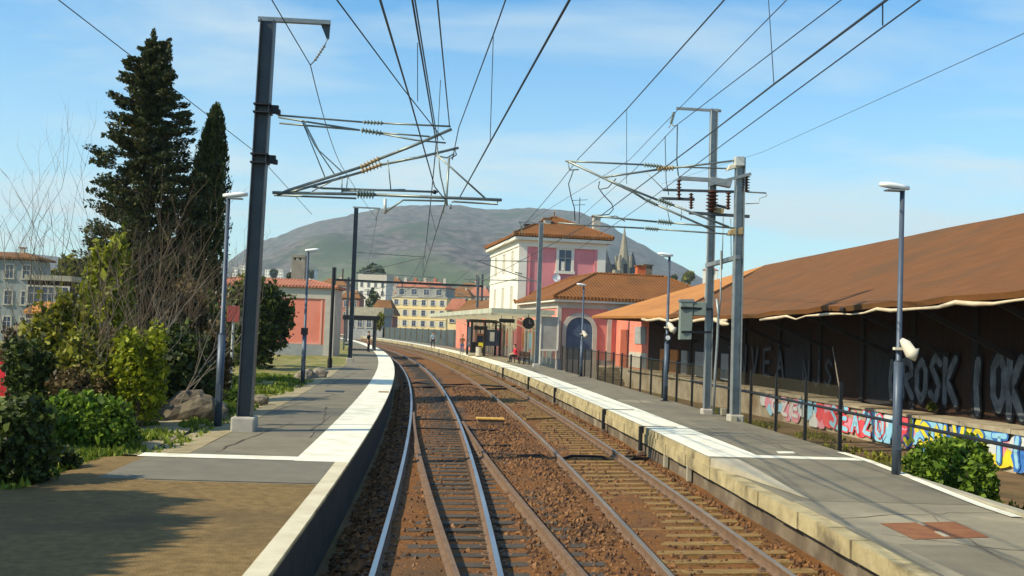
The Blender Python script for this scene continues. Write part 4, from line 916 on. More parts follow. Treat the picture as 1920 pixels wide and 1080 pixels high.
# tower
tx0, tx1, ty0, ty1 = -.38, 6.85, 14.3, 30.0
obj('tower_wall', MB().box(tx0, tx1, ty0, ty1, -.36, 10.35), [M_pink], st_)
obj('white_track_wall', MB().box(tx0-.035, tx0-.003, ty0, ty1, 3.0, 10.0), M_wallwhite, st_)
for a, b2 in ((tx0-.08, tx0+.62), (tx1-.62, tx1+.08)): obj('pilaster', MB().box(a, b2, ty0-.13, ty0+.3, 4, 9.85), M_wallwhite, st_)
obj('inner_pilaster', MB().box(tx0+.621, tx0+.92, ty0-.10, ty0+.2, 4, 9.85), M_pink, st_)
obj('inner_pilaster', MB().box(tx1-.88, tx1-.621, ty0-.10, ty0+.2, 4, 9.85), M_pink, st_)
obj('frieze', MB().box(tx0-.12, tx1+.12, ty0-.15, ty1+.1, 9.851, 10.36), M_wallwhite, st_)
obj('cornice', MB().box(tx0-.5, tx1+.5, ty0-.5, ty1+.5, 10.361, 10.62), M_wallwhite, st_)
obj('tower_roof', hip(tx0, tx1, ty0, ty1, 10.9, 12.75, 4.0, 4.2, .62), M_tile_st, st_); obj('hip_tiles', caps(tx0, tx1, ty0, ty1, 10.9, 12.75, 4.0, 4.2, .62, .12), M_tile_st, st_)
wn = window(st_, 'y', ty0, 2.95, 7.95, 1.05, 1.75, M_wallwhite, None, .24)
obj('curtain', MB().box(3.15, 3.42, ty0-.032, ty0-.027, 8.0, 8.75), M_wallwhite, wn)
for i in range(3): window(st_, 'x', tx0-.035, ty0+2.4+4.6*i, 7.9, .9, 1.7, M_wallwhite, M_pale_in, .08, sill=False)
for i in range(3): window(st_, 'x', tx0-.035, ty0+2.4+4.6*i, 4.6, .9, 2.0, M_wallwhite, M_pale_in, .08, sill=False)
obj('string_course', MB().box(tx0-.10, tx0-.036, ty0, ty1, 7.2, 7.38), M_wallwhite, st_)
# chimneys, dormer, aerials, dish
ch = obj('chimney', MB().box(2.0, 2.55, 16.2, 16.7, 10.9, 12.4), M_trim, st_); obj('chimney_cap', MB().box(1.9, 2.65, 16.1, 16.8, 12.401, 12.52), M_tile_st, ch)
ch = obj('chimney', MB().box(6.6, 7.2, 17.4, 18.0, 10.2, 13.0), M_trim, st_); obj('chimney_cap', MB().box(6.5, 7.3, 17.3, 18.1, 13.001, 13.12), M_tile_st, ch)
obj('roof_light', MB().box(.3, .8, 16.0, 16.6, 11.2, 11.9), M_dark, st_)
obj('aerial', MB().tube([(5.9,20,12.5),(5.9,20,14.9)], .035, 5).tube([(5.2,20,14.6),(6.6,20,14.75)], .025, 5).tube([(5.4,20,14.2),(6.4,20,14.3)], .025, 5), M_dark, st_)
obj('spike', MB().tube([(3.2,17.9,12.7),(3.2,17.9,13.3)], .05, 5), M_tile_st, st_)
dsh = MB(); 
for k in range(5):
    r = .34*k/4
    for j in range(16): a = j*math.pi/8; dsh.v.append((2.75+r*math.cos(a), ty0-.20-.5*r*r, 7.35+r*math.sin(a)))
for k in range(4):
    for j in range(16): dsh.f.append((k*16+j, k*16+(j+1)%16, k*16+16+(j+1)%16, k*16+16+j)); dsh.mi.append(0)
ds = obj('satellite_dish', dsh, M_lampwhite, st_, smooth=True); obj('dish_arm', MB().tube([(2.75,ty0,7.2),(2.75,ty0-.3,7.3)], .03, 5).tube([(2.75,ty0-.26,7.0),(2.95,ty0-.65,7.2)], .02, 5), M_dark, ds)
obj('flue', MB().tube([(3.6,ty0-.3,6.2),(3.6,ty0-.3,7.0)], .13, 8), M_dark, st_)
bc = obj('brick_chimney', MB().box(6.9, 7.55, 4.6, 5.2, 6.4, 8.0), mat('orange_brick', (.55,.13,.05), (.42,.1,.04), 5, .9, bump=.2), st_)
obj('chimney_collar', MB().box(6.7, 8.1, 4.3, 5.5, 7.0, 7.3), M_trim, bc); obj('chimney_cap', MB().box(6.82, 7.63, 4.52, 5.28, 8.001, 8.1), M_tile_brown, bc)
gc = obj('grey_chimney', MB().box(8.0, 8.6, 6.4, 7.0, 6.0, 8.2), M_conc_dark, st_); obj('chimney_cap', MB().box(7.92,8.68,6.32,7.08,8.201,8.3), M_conc_dark, gc)
# far wing and the track side front
obj('far_wing_wall', MB().box(.2, 9, 30.02, 62, -.36, 4.8), M_salmon, st_); obj('far_wing_roof', hip(.2, 9, 30.5, 62, 5.1, 6.6, 4, 4, .5), M_tile_brown, st_)
for i, v in enumerate((1.6, 4.6, 7.6, 10.6, 16.0, 19.0, 25.5, 28.0, 32, 35, 38, 41, 45)):
    wd = 1.25; f = 0 if v < 14 else (tx0-.035 if v < 30 else .2)
    arch(st_, 'x', f, v, .6, wd, 2.95, M_wallwhite, (M_cream, mat('brown_door', (.20,.08,.035), (.14,.06,.03), 3, .6), MATS['orange_board'], M_glass)[i % 4], .22, .14)
for v, mt in ((3.3, C_['y']), (6.35, MATS['orange_board']), (9.3, C_['b']), (12.4, MATS['orange_board']), (17.9, M_salmon), (34, MATS['orange_board'])):
    obj('poster_frame', MB().box(-.10-(.42 if 14 < v < 30 else 0), -.03-(.42 if 14 < v < 30 else 0), v, v+.85, 1.5, 2.7), mt, st_)
cn = obj('canopy', MB().face([(-4.7,-.6,4.14),(-.43,-.6,4.14),(-.43,46,4.14),(-4.7,46,4.14)]), M_canopy, st_)
obj('fascia', MB().box(-4.82, -4.702, -.7, 46.1, 4.0, 4.34).box(-4.701, -.43, -.72, -.601, 4.0, 4.34), mat('canopy_fascia', (.50,.50,.38), (.36,.37,.27), .8, .8), cn)
for i in range(10):
    v = .3+4.9*i; u_ = 0 if v < 14 else (tx0 if v < 30 else .2)
    obj('canopy_bracket', MB().beam((u_-.03,v,2.9),(-2.6,v,4.0),.09).beam((u_-.05,v,2.8),(u_-.05,v,4.0),.09), M_wallwhite, cn)
    obj('canopy_beam', MB().box(-4.69, -.44, v-.07, v+.07, 3.86, 4.059), M_wallwhite, cn)
obj('end_screen', MB().box(-1.28, -.16, -.50, -.44, 1.65, 3.9), mat('frosted_panel', (.42,.40,.34), (.33,.31,.27), 1.5, .4), cn)
sf = MB(); sf.box(-1.36, -1.28, -.54, -.42, .5, 3.91).box(-.16, -.06, -.54, -.42, 1.6, 3.91).box(-1.28, -.16, -.54, -.42, 1.55, 1.65); obj('screen_frame', sf, M_wallwhite, cn)
# things on the station platform (positions in the building's own axes)
def SL(u, v, z): return Vector((3.3+.986*u-.168*v, 74+.168*u+.986*v, z))
RS = math.atan2(.168, .986)
t = thing('station_clock', 'round black clock hanging under the near end of the canopy', 'clock', SL(-2.15,-.2,3.4), RS+.25)
obj('clock_case', MB().tube([(0,-.14,0),(0,.14,0)], .40, 24), M_dark, t, bevel=.02); obj('clock_face', MB().tube([(-.0,-.145,0),(0,-.15,0)], .33, 24), mat('dull_clock_face', (.045,.045,.035), None, rough=.4), t)
obj('hands', MB().box(-.015,.015,-.165,-.155,0,.24).box(0,.17,-.172,-.166,-.015,.015), M_trim, t); obj('hanger', MB().tube([(0,0,.39),(0,0,.65)], .03, 6), M_dark, t)
t = thing('hanging_sign', 'dark platform sign with rounded ends hanging under the canopy', 'sign', SL(-3.35,1.6,3.52), RS)
obj('board', MB().box(-.56,.56,-.06,.06,-.13,.15), M_dark, t, bevel=.05)
for u in (-.4,.4): obj('hanger', MB().tube([(u,0,.15),(u,0,.45)], .02, 5), M_dark, t)
t = thing('entrance_kiosk', 'black framed stairway entrance with a yellow notice under the canopy', 'kiosk', SL(-2.2,20.3,.55), RS)
kf = MB(); 
for (u, v) in ((-1.25,-1),(1.25,-1),(-1.25,1.6),(1.25,1.6),(-.1,-1)): kf.box(u-.09,u+.09,v-.09,v+.09,0,2.9)
kf.box(-1.4,1.4,-1.15,1.75,2.9,3.15); obj('frame', kf, M_dark, t)
obj('panel', MB().box(-1.15,-.2,-1.0,-.94,0,1.2), M_dark, t); obj('pane', MB().box(.0,1.15,-1.0,-.96,.9,2.3), M_glass, t); obj('pane', MB().box(-1.3,-1.26,-.9,1.5,.7,2.5), M_glass, t)
obj('notice', MB().box(-.62,-.22,-1.03,-1.001,.75,1.15), C_['y'], t); obj('poster', MB().box(.35,.75,-1.03,-1.001,1.3,2.1), C_['w'], t)
pl = thing('kerb_block', 'pale concrete block on the platform in front of the black kiosk', 'block', SL(-3.3,17.5,.55), RS); obj('block', MB().box(-.6,.6,-.25,.25,0,.28), M_conc, pl, bevel=.03); obj('skirting', MB().box(-.62,.62,-.27,.27,0,.05), M_conc_dark, pl)
def bench(u, v, label):
    t = thing('bench', label, 'bench', SL(u,v,.55), RS)
    obj('seat', MB().box(-.25,.22,-.9,.9,.40,.45), M_boards, t); obj('backrest', MB().box(.18,.23,-.9,.9,.5,.85), M_boards, t)
    for s in (-.75,.75): obj('leg', MB().box(-.22,-.16,s-.03,s+.03,0,.40).box(.17,.23,s-.03,s+.03,0,.50).box(-.22,.23,s-.03,s+.03,.36,.40), M_dark, t)
    return t
bench(-2.2, 2.6, 'wooden bench on the station platform with the person in red on it'); bench(-2.2, .55, 'empty wooden bench just beneath the station clock')
t = thing('litter_bin', 'pale litter bin beside the black kiosk under the canopy', 'bin', SL(-3.3,15.6,.55), RS)
obj('body', MB().tube([(0,0,.1),(0,0,.85)], .25, 12), M_trim, t); obj('rim', MB().tube([(0,0,.85),(0,0,.92)], .27, 12), M_dark, t); obj('foot', MB().tube([(0,0,0),(0,0,.1)], .2, 12), M_dark, t)
t = thing('vending_machine', 'brown vending machine with a dark top sign against the station wall', 'vending machine', SL(-1.6,27.0,.55), RS)
obj('cabinet', MB().box(-.45,.45,-.4,.4,0,1.9), mat('brown_cabinet', (.28,.12,.06), (.2,.09,.05), 3, .6), t, bevel=.03); obj('sign', MB().box(-.6,.6,-.42,.42,2.25,2.6), M_dark, t); obj('window', MB().box(-.35,.2,-.42,-.401,.9,1.7), M_glass, t); obj('sign_post', MB().box(-.05,.05,-.05,.05,1.9,2.25), M_dark, t)

# ---- left salmon building
bl = at(622, 667, 78); rotL = .03
t = thing('salmon_building', 'one storey salmon building with grey trim and a low red roof on the left', 'building', (bl.x, bl.y, .45), rotL)
obj('wall', MB().box(-9.5, 0, 0, 4, -.3, 4.95), M_salmon, t); obj('plinth', MB().box(-9.56, .03, -.06, 4, -.31, .85), M_grey_wall, t)
obj('frieze', MB().box(-9.58, .06, -.08, 4, 4.2, 4.96), M_trim, t); obj('pilaster', MB().box(-.62, .08, -.13, .5, -.3, 4.2), M_trim, t); obj('pilaster', MB().box(-9.6, -9.0, -.13, .5, -.3, 4.2), M_trim, t)
pf_ = MB(); pf_.box(-.95,-.82,-.05,0,.86,4.1).box(-8.7,-.951,-.05,0,.86,.98); obj('panel_edge', pf_, mat('light_salmon', (.72,.36,.27), (.66,.32,.24), 2, .9), t)
obj('side_wall', MB().box(.002,.06,.51,3.9,-.3,4.2), M_trim, t)
obj('roof', hip(-9.5, 0, 0, 4, 5.12, 5.6, 2.2, 2.1, .3, .14), M_tile_red, t); obj('hip_tiles', caps(-9.5, 0, 0, 4, 5.12, 5.6, 2.2, 2.1, .3, .07), M_tile_red, t)
ch = obj('chimney', MB().box(-3.6,-2.6,2.2,3.0,5.2,7.1), mat('grey_chimney', (.27,.25,.2), (.2,.19,.15), 3, .9), t)
obj('chimney_pot', MB().box(-3.6,-2.6,2.15,3.05,7.3,7.5).box(-3.58,-3.42,2.2,3.0,7.1,7.3).box(-3.18,-3.02,2.2,3.0,7.1,7.3).box(-2.78,-2.62,2.2,3.0,7.1,7.3), MATS['grey_chimney'], ch)
obj('roof_lantern', MB().face([(-6.9,1.6,5.5),(-5.7,1.6,5.5),(-6.3,2,6.4)]).face([(-6.9,1.6,5.5),(-6.3,2,6.4),(-6.9,2.6,5.55)]).face([(-5.7,1.6,5.5),(-6.3,2,6.4),(-5.7,2.6,5.55)]).face([(-6.9,2.6,5.55),(-6.3,2,6.4),(-5.7,2.6,5.55)]), MATS['light_salmon'], t)
# shelter beyond it
b = T(100, -3.6, .55); t = thing('platform_shelter', 'dark glazed waiting shelter on the curve of the left platform', 'shelter', tuple(b), heading(100))
obj('roof', MB().box(-1.7,1.6,-4,4,2.75,3.15), M_dark, t, bevel=.05)
for u in (-1.5,1.3):
    for v in (-3.6,0,3.6): obj('post', MB().tube([(u,v,0),(u,v,2.75)], .06, 6), M_steel, t)
obj('pane', MB().box(-1.55,-1.5,-3.5,3.5,.3,2.5), M_glass, t); obj('seat', MB().box(-1.4,-.9,-2.5,2.5,.4,.47), M_steel, t)
# wall behind the far right platform
wl = MB(); wl2 = MB()
ys = frange(120, 232, 4)
wl = slab(ys, 9.6, 9.85, 2.55, .2); t = thing('boundary_wall', 'long dark grey panel wall behind the far curve of the platform', 'wall', tuple(T(160,9.7,.2)))
obj('panels', wl, mat('teal_grey_panel', (.075,.095,.095), (.055,.07,.07), .5, .8), t); 
pm = MB(); [pm.obox(T(y,9.57,1.5), (.1,0,0), (0,.1,0), (0,0,1.15)) for y in frange(122,230,6)]; obj('panel_posts', pm, M_conc_dark, t)

# ---- the town
def house(name, x0, x1, ye, yr, Y, wm, rm, label, cols=3, rows=2, dep=None, z0=-.3, rot=-.22, sh=None, kind='house', group=None, chim=True, flat=False, wsz=(.9,1.4)):
    p0 = at(x0, ye, Y); p1 = at(x1, ye, Y); wd = (p1-p0).length; ze = (p0.z+p1.z)/2; dep = dep or wd*.7
    zr = (at((x0+x1)/2, yr, Y)).z
    t = thing(name, label, kind, (p0.x, p0.y, z0), rot, group)
    H = ze-z0; obj('wall', MB().box(0, wd, 0, dep, 0, H), wm, t)
    if flat: obj('roof', MB().box(-.2, wd+.2, -.2, dep+.2, H+.001, H+max(.3, zr-ze)), rm, t)
    else: obj('roof', hip(0, wd, 0, dep, H+.3, max(H+.5, zr-z0), min(wd*.3, dep*.42), dep*.45, .45), rm, t)
    k = wd/20 if wd > 14 else 1.0
    for r in range(rows):
        hh = min(3.2, (H-.5)/rows); z = H - (r+1)*hh + hh*.30
        if z < .2: continue
        for c in range(cols):
            w_ = wsz[0]*max(1, wd/cols/3.2); u = wd*(c+.5)/cols - w_/2
            window(t, 'y', 0, u, z, w_, hh*.5, M_trim, None, .14*max(1,wd/cols/3), sh)
    if chim:
        cc_ = obj('chimney', MB().box(wd*.68, wd*.68+wd*.07, dep*.3, dep*.3+wd*.06, H+.3, max(H+.5, zr-z0)+wd*.07), M_trim, t); obj('chimney_cap', MB().box(wd*.66, wd*.77, dep*.29, dep*.32+wd*.06, max(H+.5, zr-z0)+wd*.07, max(H+.5, zr-z0)+wd*.085), M_tile_red, cc_)
    return t, wd, dep, H
M_yel = mat('yellow_render', (.80,.62,.30), (.74,.56,.27), .4, .9); M_cream_w = mat('cream_render', (.66,.58,.40), (.58,.5,.34), .4, .9); M_paleblue = mat('pale_grey_render', (.28,.30,.28), (.23,.25,.235), .3, .9); M_beige = mat('beige_render', (.42,.36,.28), (.36,.31,.24), .4, .9); M_brickp = mat('pink_brick', (.33,.15,.11), (.27,.12,.09), .6, .9)
# yellow block with a grey mansard
t, wd, dep, H = house('apartment_block', 735, 842, 559, 556, 330, M_yel, M_trim, 'yellow apartment block with four storeys and a grey attic beyond the platform curve', 6, 3, chim=False, flat=True, sh=M_pale_in, kind='building', wsz=(1.1,1.5))
obj('attic', MB().box(1.0, wd-.8, .8, dep-1, H+.5, H+3.3), mat('grey_slate', (.30,.30,.27), (.24,.24,.22), .5, .8), t); obj('attic_roof', hip(1.0, wd-.8, .8, dep-1, H+3.5, H+5.2, 3, 3, .3), M_tile_red, t)
for i in range(4): window(t, 'y', .8, 2.0+i*(wd-4.5)/3.3, H+1.0, 1.7, 1.7, M_trim, None, .2)
for i in range(5): obj('chimney', MB().box(2+i*3.2, 2.9+i*3.2, 5, 6, H+3.6, H+6.4), (M_trim, M_tile_red)[i % 2], t)
for r in (1, 2): obj('string_course', MB().box(0, wd, -.12, 0, H-3.2*r-.2, H-3.2*r), M_yel, t)
house('apartment_block', 672, 727, 527, 515, 400, M_wallwhite, M_trim, 'white square block with a stepped top behind the far mast', 4, 4, kind='building', flat=True, chim=False)
house('town_house', 640, 676, 560, 545, 300, M_brickp, M_tile_brown, 'small dull red house left of the white square block', 2, 2)
house('town_house', 596, 652, 536, 522, 420, M_beige, M_tile_brown, 'beige house with brown roof right behind the salmon building', 4, 2)
house('town_house', 695, 738, 592, 562, 240, M_brickp, M_tile_brown, 'pinkish house hard left of the yellow apartment block', 2, 2, chim=False)
house('footbridge_hut', 650, 722, 592, 576, 210, M_grey_wall, M_conc, 'flat grey building with a pale roof edge left of the yellow block', 4, 1, flat=True, chim=False, kind='building')
house('town_house', 840, 876, 583, 560, 190, M_yel, M_tile_red, 'narrow yellow house with a pinkish roof left of the station', 2, 2)
house('town_house', 866, 915, 584, 562, 175, M_salmon, M_tile_brown, 'salmon house with brown roof beside the station tower', 3, 2)
for i, (a, b, e, r, Y, w_, lab) in enumerate(((770,812,548,533,520,M_beige,'beige town house peeping over the middle of the yellow block'),(806,850,552,536,480,M_brickp,'dull pink town house above the right end of the yellow block'),(842,884,557,541,440,M_cream_w,'cream town house between the yellow block and the station'),(876,920,556,538,460,M_beige,'beige town house hard beside the white tower wall'),(852,905,546,530,620,M_brickp,'reddish roofed house high in the town left of the tower'),(740,775,551,540,560,M_cream_w,'cream house seen over the left end of the yellow block'),(722,752,530,520,700,M_beige,'small beige house far above the yellow block'))):
    house('town_house', a, b, e, r, Y, w_, (M_tile_brown, M_tile_red)[i % 2], lab, 3, 2, kind='house')
for i, (a, b, e, r) in enumerate(((436,446,502,501),(449,461,499,497),(497,513,507,505),(520,531,507,505),(545,560,506,505),(566,590,507,505))):
    house('tower_block', a, b, e, r, 1150, M_wallwhite, M_trim, ('white tower block left of the dark mast, shorter of two','white tower block left of the dark mast, taller of two','white block between the dark mast and the grey chimney','narrow white block just left of the grey chimney','white block just right of the grey chimney','wide white block behind the second lamp head')[i], 3, 4, kind='building', flat=True, chim=False, z0=-6)
# pale houses at the far left
house('pale_house', -60, 62, 486, 470, 110, M_paleblue, M_tile_brown, 'large pale grey house with small windows at the left edge', 4, 3, rot=.1, wsz=(.7,1.2))
house('timber_house', 52, 128, 526, 516, 85, M_boards, M_conc, 'dark timber fronted house with a flat pale roof edge', 3, 2, flat=True, chim=False, rot=.1)
house('garden_house', 60, 122, 592, 566, 75, M_cream_w, M_tile_new, 'small cream house with an orange roof behind the twigs', 2, 1, rot=.1)
house('pink_house', 224, 318, 582, 566, 62, M_salmon, M_boards, 'low salmon house half hidden behind the bushes', 2, 1, rot=-.2, flat=True, chim=False)
house('white_villa', 1186, 1222, 518, 513, 420, M_cream_w, M_trim, 'cream flat roofed building beside the church', 4, 2, flat=True, chim=False)
house('hill_villa', 1318, 1345, 507, 502, 700, M_wallwhite, M_tile_red, 'small white villa on the hillside above the shed roof', 2, 1, chim=False)
# church
Yc_ = 420; c0 = at(1168, 525, Yc_); t = thing('church', 'pale stone church with a tall spire and dark pinnacles behind the station', 'church', (c0.x, Yc_, -.3), .25)
zc_ = lambda y: at(1168, y, Yc_).z
M_stone_l = mat('church_stone', (.30,.27,.20), (.22,.195,.145), .3, .9); M_slate = mat('dark_slate', (.07,.075,.08), (.10,.10,.105), .4, .8)
def spire(u, v, w, zb, zt, zs, m1, m2, nm):
    o = obj(nm, MB().box(u-w/2, u+w/2, v-w/2, v+w/2, 0, zs), m1, t)
    mb = MB(); n = 8; r = w*.52
    ring = [(u+r*math.cos(k*math.pi/4+.39), v+r*math.sin(k*math.pi/4+.39), zs+.01) for k in range(n)]
    for k in range(n): mb.face([ring[k], ring[(k+1)%n], (u, v, zt)])
    obj('spire', mb, m2, o); return o
tw = spire(0, 0, 4.2, 0, zc_(421), zc_(488), M_stone_l, M_stone_l, 'bell_tower')
for u in (-2.2, 2.2):
    for v in (-2.2, 2.2): q = obj('pinnacle', MB().box(u-.45,u+.45,v-.45,v+.45,zc_(500),zc_(478)), M_stone_l, tw); obj
obj('belfry_opening', MB().box(-.7,.7,-2.5,-2.41,zc_(512),zc_(494)), M_dark, tw)
spire(-6.6, 2, 3.4, 0, zc_(466), zc_(494), M_slate, M_slate, 'side_tower'); spire(4.2, 1, 2.8, 0, zc_(468), zc_(494), M_slate, M_slate, 'side_tower')
obj('nave', MB().box(-6, 6, 2.5, 40, 0, zc_(500)), M_stone_l, t)
obj('nave_roof', hip(-6, 6, 2.5, 40, zc_(500)+.2, zc_(488), 5.9, 3, .3), M_slate, t)
obj('porch', MB().box(-4.5,-2.41,-3,1,0,zc_(506)), M_stone_l, t)
#--8<-- PLANTS
# ------------------------------------------------------------------ plants
def leafmesh(C, size, up=0.0, long=1.6, dirs=None, droop=0.0):
    """C: (n,3) leaf centres -> folded rhombic leaves"""
    n = len(C); C = np.asarray(C, float); s = np.asarray(size, float) if np.ndim(size) else np.full(n, size)
    s = s*np.clip(rng.lognormal(-.05, .42, n), .35, 2.4)
    d = rng.normal(size=(n,3)); d[:,2] += up
    if dirs is not None: d = dirs*1.6 + rng.normal(size=(n,3))*.75; d[:,2] += up
    d /= np.linalg.norm(d, axis=1)[:,None]
    q = np.cross(d, rng.normal(size=(n,3))); q /= np.linalg.norm(q, axis=1)[:,None]+1e-9
    L = s[:,None]*long*.5; Wd = s[:,None]*.5
    fold = np.cross(d, q)*s[:,None]*.18
    V = np.stack([C-d*L, C+q*Wd+fold, C+d*L, C-q*Wd+fold], 1).reshape(-1,3)
    return V
def leafobj(name, V, m_, parent=None):
    n = len(V)//4; me = bpy.data.meshes.new(name)
    me.vertices.add(len(V)); me.vertices.foreach_set('co', V.ravel()); me.loops.add(n*4); me.loops.foreach_set('vertex_index', np.arange(n*4, dtype=np.int32))
    me.polygons.add(n); me.polygons.foreach_set('loop_start', np.arange(0, n*4, 4, dtype=np.int32)); me.polygons.foreach_set('loop_total', np.full(n, 4, np.int32)) 
    me.materials.append(m_); me.update(calc_edges=True); me.validate()
    return obj(name, me, m_, parent)
def conifer(px, ybase, Y, ztop, prof, label, n_cl=420, mt=None, name='conifer_tree', leaf=.06, twin=True, z0=.4, flat=.20, nl=44, base=None):
    b = base or at(px, ybase, Y); b = Vector((b.x, b.y, z0)); t = thing(name, label, 'tree', tuple(b)); H = ztop-z0
    obj('trunk', MB().tube([b-Vector((0,0,.3)), b+Vector((0,0,H*.5)), b+Vector((.05,0,H*.97))], [.24,.13,.02], 8), M_bark, t, smooth=True)
    Cs, Ds = [], []; br = MB()
    for i in range(n_cl):
        f = i/n_cl; z = H*(.15+.81*f**1.0); r = interp(z/H, prof)*(1+.22*math.sin(i*2.399*3+z*2.1))*random.uniform(.75,1.12)
        a = i*2.39996+random.uniform(-.3,.3); cl = random.choice((.35,.6,.85,.95,1.0))
        c = np.array([b.x+r*cl*math.cos(a), b.y+r*cl*math.sin(a), b.z+z-.12*r*cl+.1])
        lr = max(.10, .22*r+.05); th = rng.normal(size=(nl,3)); th /= np.linalg.norm(th,axis=1)[:,None]; th *= rng.random((nl,1))**.4
        ca, sa = math.cos(a), math.sin(a)
        off = np.stack([th[:,0]*lr*1.25*ca - th[:,1]*lr*.8*sa, th[:,0]*lr*1.25*sa + th[:,1]*lr*.8*ca, th[:,2]*max(.08,lr*flat*2.2) + .22*th[:,0]*lr], 1)
        Cs.append(c+off); Ds.append(np.tile([ca*.7, sa*.7, .35], (nl,1)))
        if i % 3 == 0: br.tube([(b.x,b.y,b.z+z-.1), tuple(c)], [.03,.008], 4)
    tops = [(0,0,1.0)] + ([(.62,0,.97)] if twin else [])
    for (dx, dy, k) in tops:
        for q in range(26):
            z = H*k*(.86+.14*q/26)+.02; r = .42*(1-q/26)+.03
            th = rng.normal(size=(16,3))*[r*.55, r*.55, .10]; Cs.append(th+np.array([b.x+dx*(.4+.6*q/26), b.y+dy, b.z+z])); Ds.append(np.tile([0,0,1.], (16,1)))
    obj('branches', br, M_bark, t)
    C = np.concatenate(Cs); D = np.concatenate(Ds); leafobj('foliage', leafmesh(C, leaf, 0, 2.0, D), mt or L_con, t); return t
conifer(256, 717, 40, 13.75, [(0,1.45),(.2,1.75),(.4,1.75),(.58,1.55),(.7,1.25),(.82,1.0),(.9,.72),(.95,.4),(1,.06)], 'tall dark layered conifer with a forked tip, tallest tree on the left', 620, nl=160, leaf=.06)
def cypress(px, Y, ztop, hw, lean, label, z0=.4, n=34000, mt=None, name='cypress_tree', leaf=.06, base=None, taper=2.2):
    b = base or at(px, 600, Y); b = Vector((b.x, b.y, z0)); t = thing(name, label, 'tree', tuple(b)); H = ztop-z0
    obj('trunk', MB().tube([b-Vector((0,0,.3)), b+Vector((lean*.5,0,H*.6)), b+Vector((lean,0,H*.96))], [.18,.10,.02], 8), M_bark, t, smooth=True)
    u = rng.random(n); z = H*(.03+.97*u); a = rng.random(n)*6.283
    prof = hw*np.minimum(1, (.55+1.6*u))*np.clip(1-u**taper, 0.0, 1)**.62 + .05
    ridg = 1+.20*np.sin(a*9+z*.8)+.13*np.sin(a*17-z*1.7)+.10*np.sin(z*5+a*3)
    r = prof*ridg*(rng.random(n)**.28)
    C = np.stack([b.x+lean*u+r*np.cos(a), b.y+r*np.sin(a), b.z+z+.1*rng.normal(size=n)], 1)
    leafobj('foliage', leafmesh(C, leaf, 0, 2.4, np.stack([np.cos(a)*.35, np.sin(a)*.35, np.ones(n)], 1)), mt or L_cyp, t); return t
cypress(356, 42, 11.25, .92, .66, 'narrow dark cypress leaning right, beside the tall conifer')
cypress(338, 41.2, 6.6, .42, -.05, 'short slim cypress spur between the tall conifer and the leaning cypress', n=11000)
def bush(px, ybase, ytop, hwpx, Y, mt, label, n=5000, leaf=.10, name='bush', cat='bush', lumps=9, long=1.5, z0=None, base=None, rr=None, hh=None, stems=True, fill=.35):
    b = base or at(px, ybase, Y); rx = rr or hwpx/F*Y; zt = b.z+hh if hh else at(px, ytop, Y).z
    if z0 is not None: b = Vector((b.x, b.y, z0))
    t = thing(name, label, cat, tuple(b)); H = zt-b.z; Cs = []
    lm = [(0,0,.5,1.0)]
    for i in range(lumps):
        a = random.random()*6.28; q = random.uniform(.25,.75); lm.append((q*math.cos(a), q*math.sin(a), random.uniform(.25,.82), random.uniform(.28,.5)))
    for (x, y, z, s) in lm:
        k = int(n*(s**2)/sum(l[3]**2 for l in lm)); d = rng.normal(size=(k,3)); d /= np.linalg.norm(d,axis=1)[:,None]
        rad = (rng.random(k)**fill)*(1+.25*np.sin(d[:,0]*7+x*9)*np.sin(d[:,2]*6+y*5)+.12*rng.normal(size=k))
        if s == 1.0: p = d*rad[:,None]*[rx*.80, rx*.72, H*.42] + [0,0,H*.47]
        else: p = d*rad[:,None]*[rx*s, rx*s*.9, H*s*.62] + [x*rx*.85, y*rx*.75, z*H]
        Cs.append(p)
    C = np.concatenate(Cs)+np.array(b); C[:,2] = np.maximum(C[:,2], b.z+.03+.05*rng.random(len(C)))
    if stems:
        sm = MB()
        for i in range(9):
            a = i*.7+random.random(); e = Vector((b.x+rx*.65*math.cos(a), b.y+rx*.6*math.sin(a), b.z+H*random.uniform(.55,.92))); sm.tube([b+Vector((.1*math.cos(a),.1*math.sin(a),-.1)), b.lerp(e,.5)+Vector((0,0,.2*H*.3)), e], [.035,.022,.008], 5)
        obj('stems', sm, M_bark, t)
    leafobj('foliage', leafmesh(C, leaf, .25, long), mt, t); return t
bush(484, 692, 528, 66, 54, L_dark, 'big round dark evergreen bush right behind the big dark mast', 20900, 0.119, lumps=16)
bush(450, 690, 532, 40, 57, L_olive, 'olive green bush behind the lamp post, left of the round evergreen', 8550, 0.119)
bush(200, 735, 440, 46, 30, L_yel, 'lower skirt of the tall conifer, its sunlight put into yellow green leaves', 17100, 0.084, name='sunlit_skirt', cat='tree', long=2.2, lumps=7)  # separate yellow mass standing in for the conifer's sunlit lower skirt
bush(190, 810, 630, 85, 22.8, L_olive, 'olive brown tangled bush in the middle of the left thicket', 12350, 0.084, lumps=12)
bush(115, 790, 555, 75, 24.5, L_olive, 'tall olive bush at the left of the thicket, under the bare twigs', 11400, 0.084, lumps=12)
bush(330, 775, 605, 80, 26.4, L_dark, 'dark green bush behind the leaning rock slab', 11400, 0.084, lumps=12)
bush(255, 790, 610, 60, 22.4, L_yel, 'yellow green leafy bush in the middle of the thicket, left of the rock', 8000, .06, lumps=12)
bush(160, 770, 620, 95, 26.5, L_brown, 'brown dense scrub deep in the left thicket', 14000, .075, lumps=14)
bush(240, 765, 660, 60, 29.5, L_dark, 'dark green bush deep in the thicket under the tall conifer', 11000, .08, lumps=12)
bush(60, 790, 640, 60, 23.0, L_dark, 'dark green bush between the red car and the olive bushes', 9000, .07, lumps=12)
bush(345, 745, 520, 60, 31.5, L_brown, 'tall brown scrub under the gap between the two conifers', 13000, .07, lumps=14)
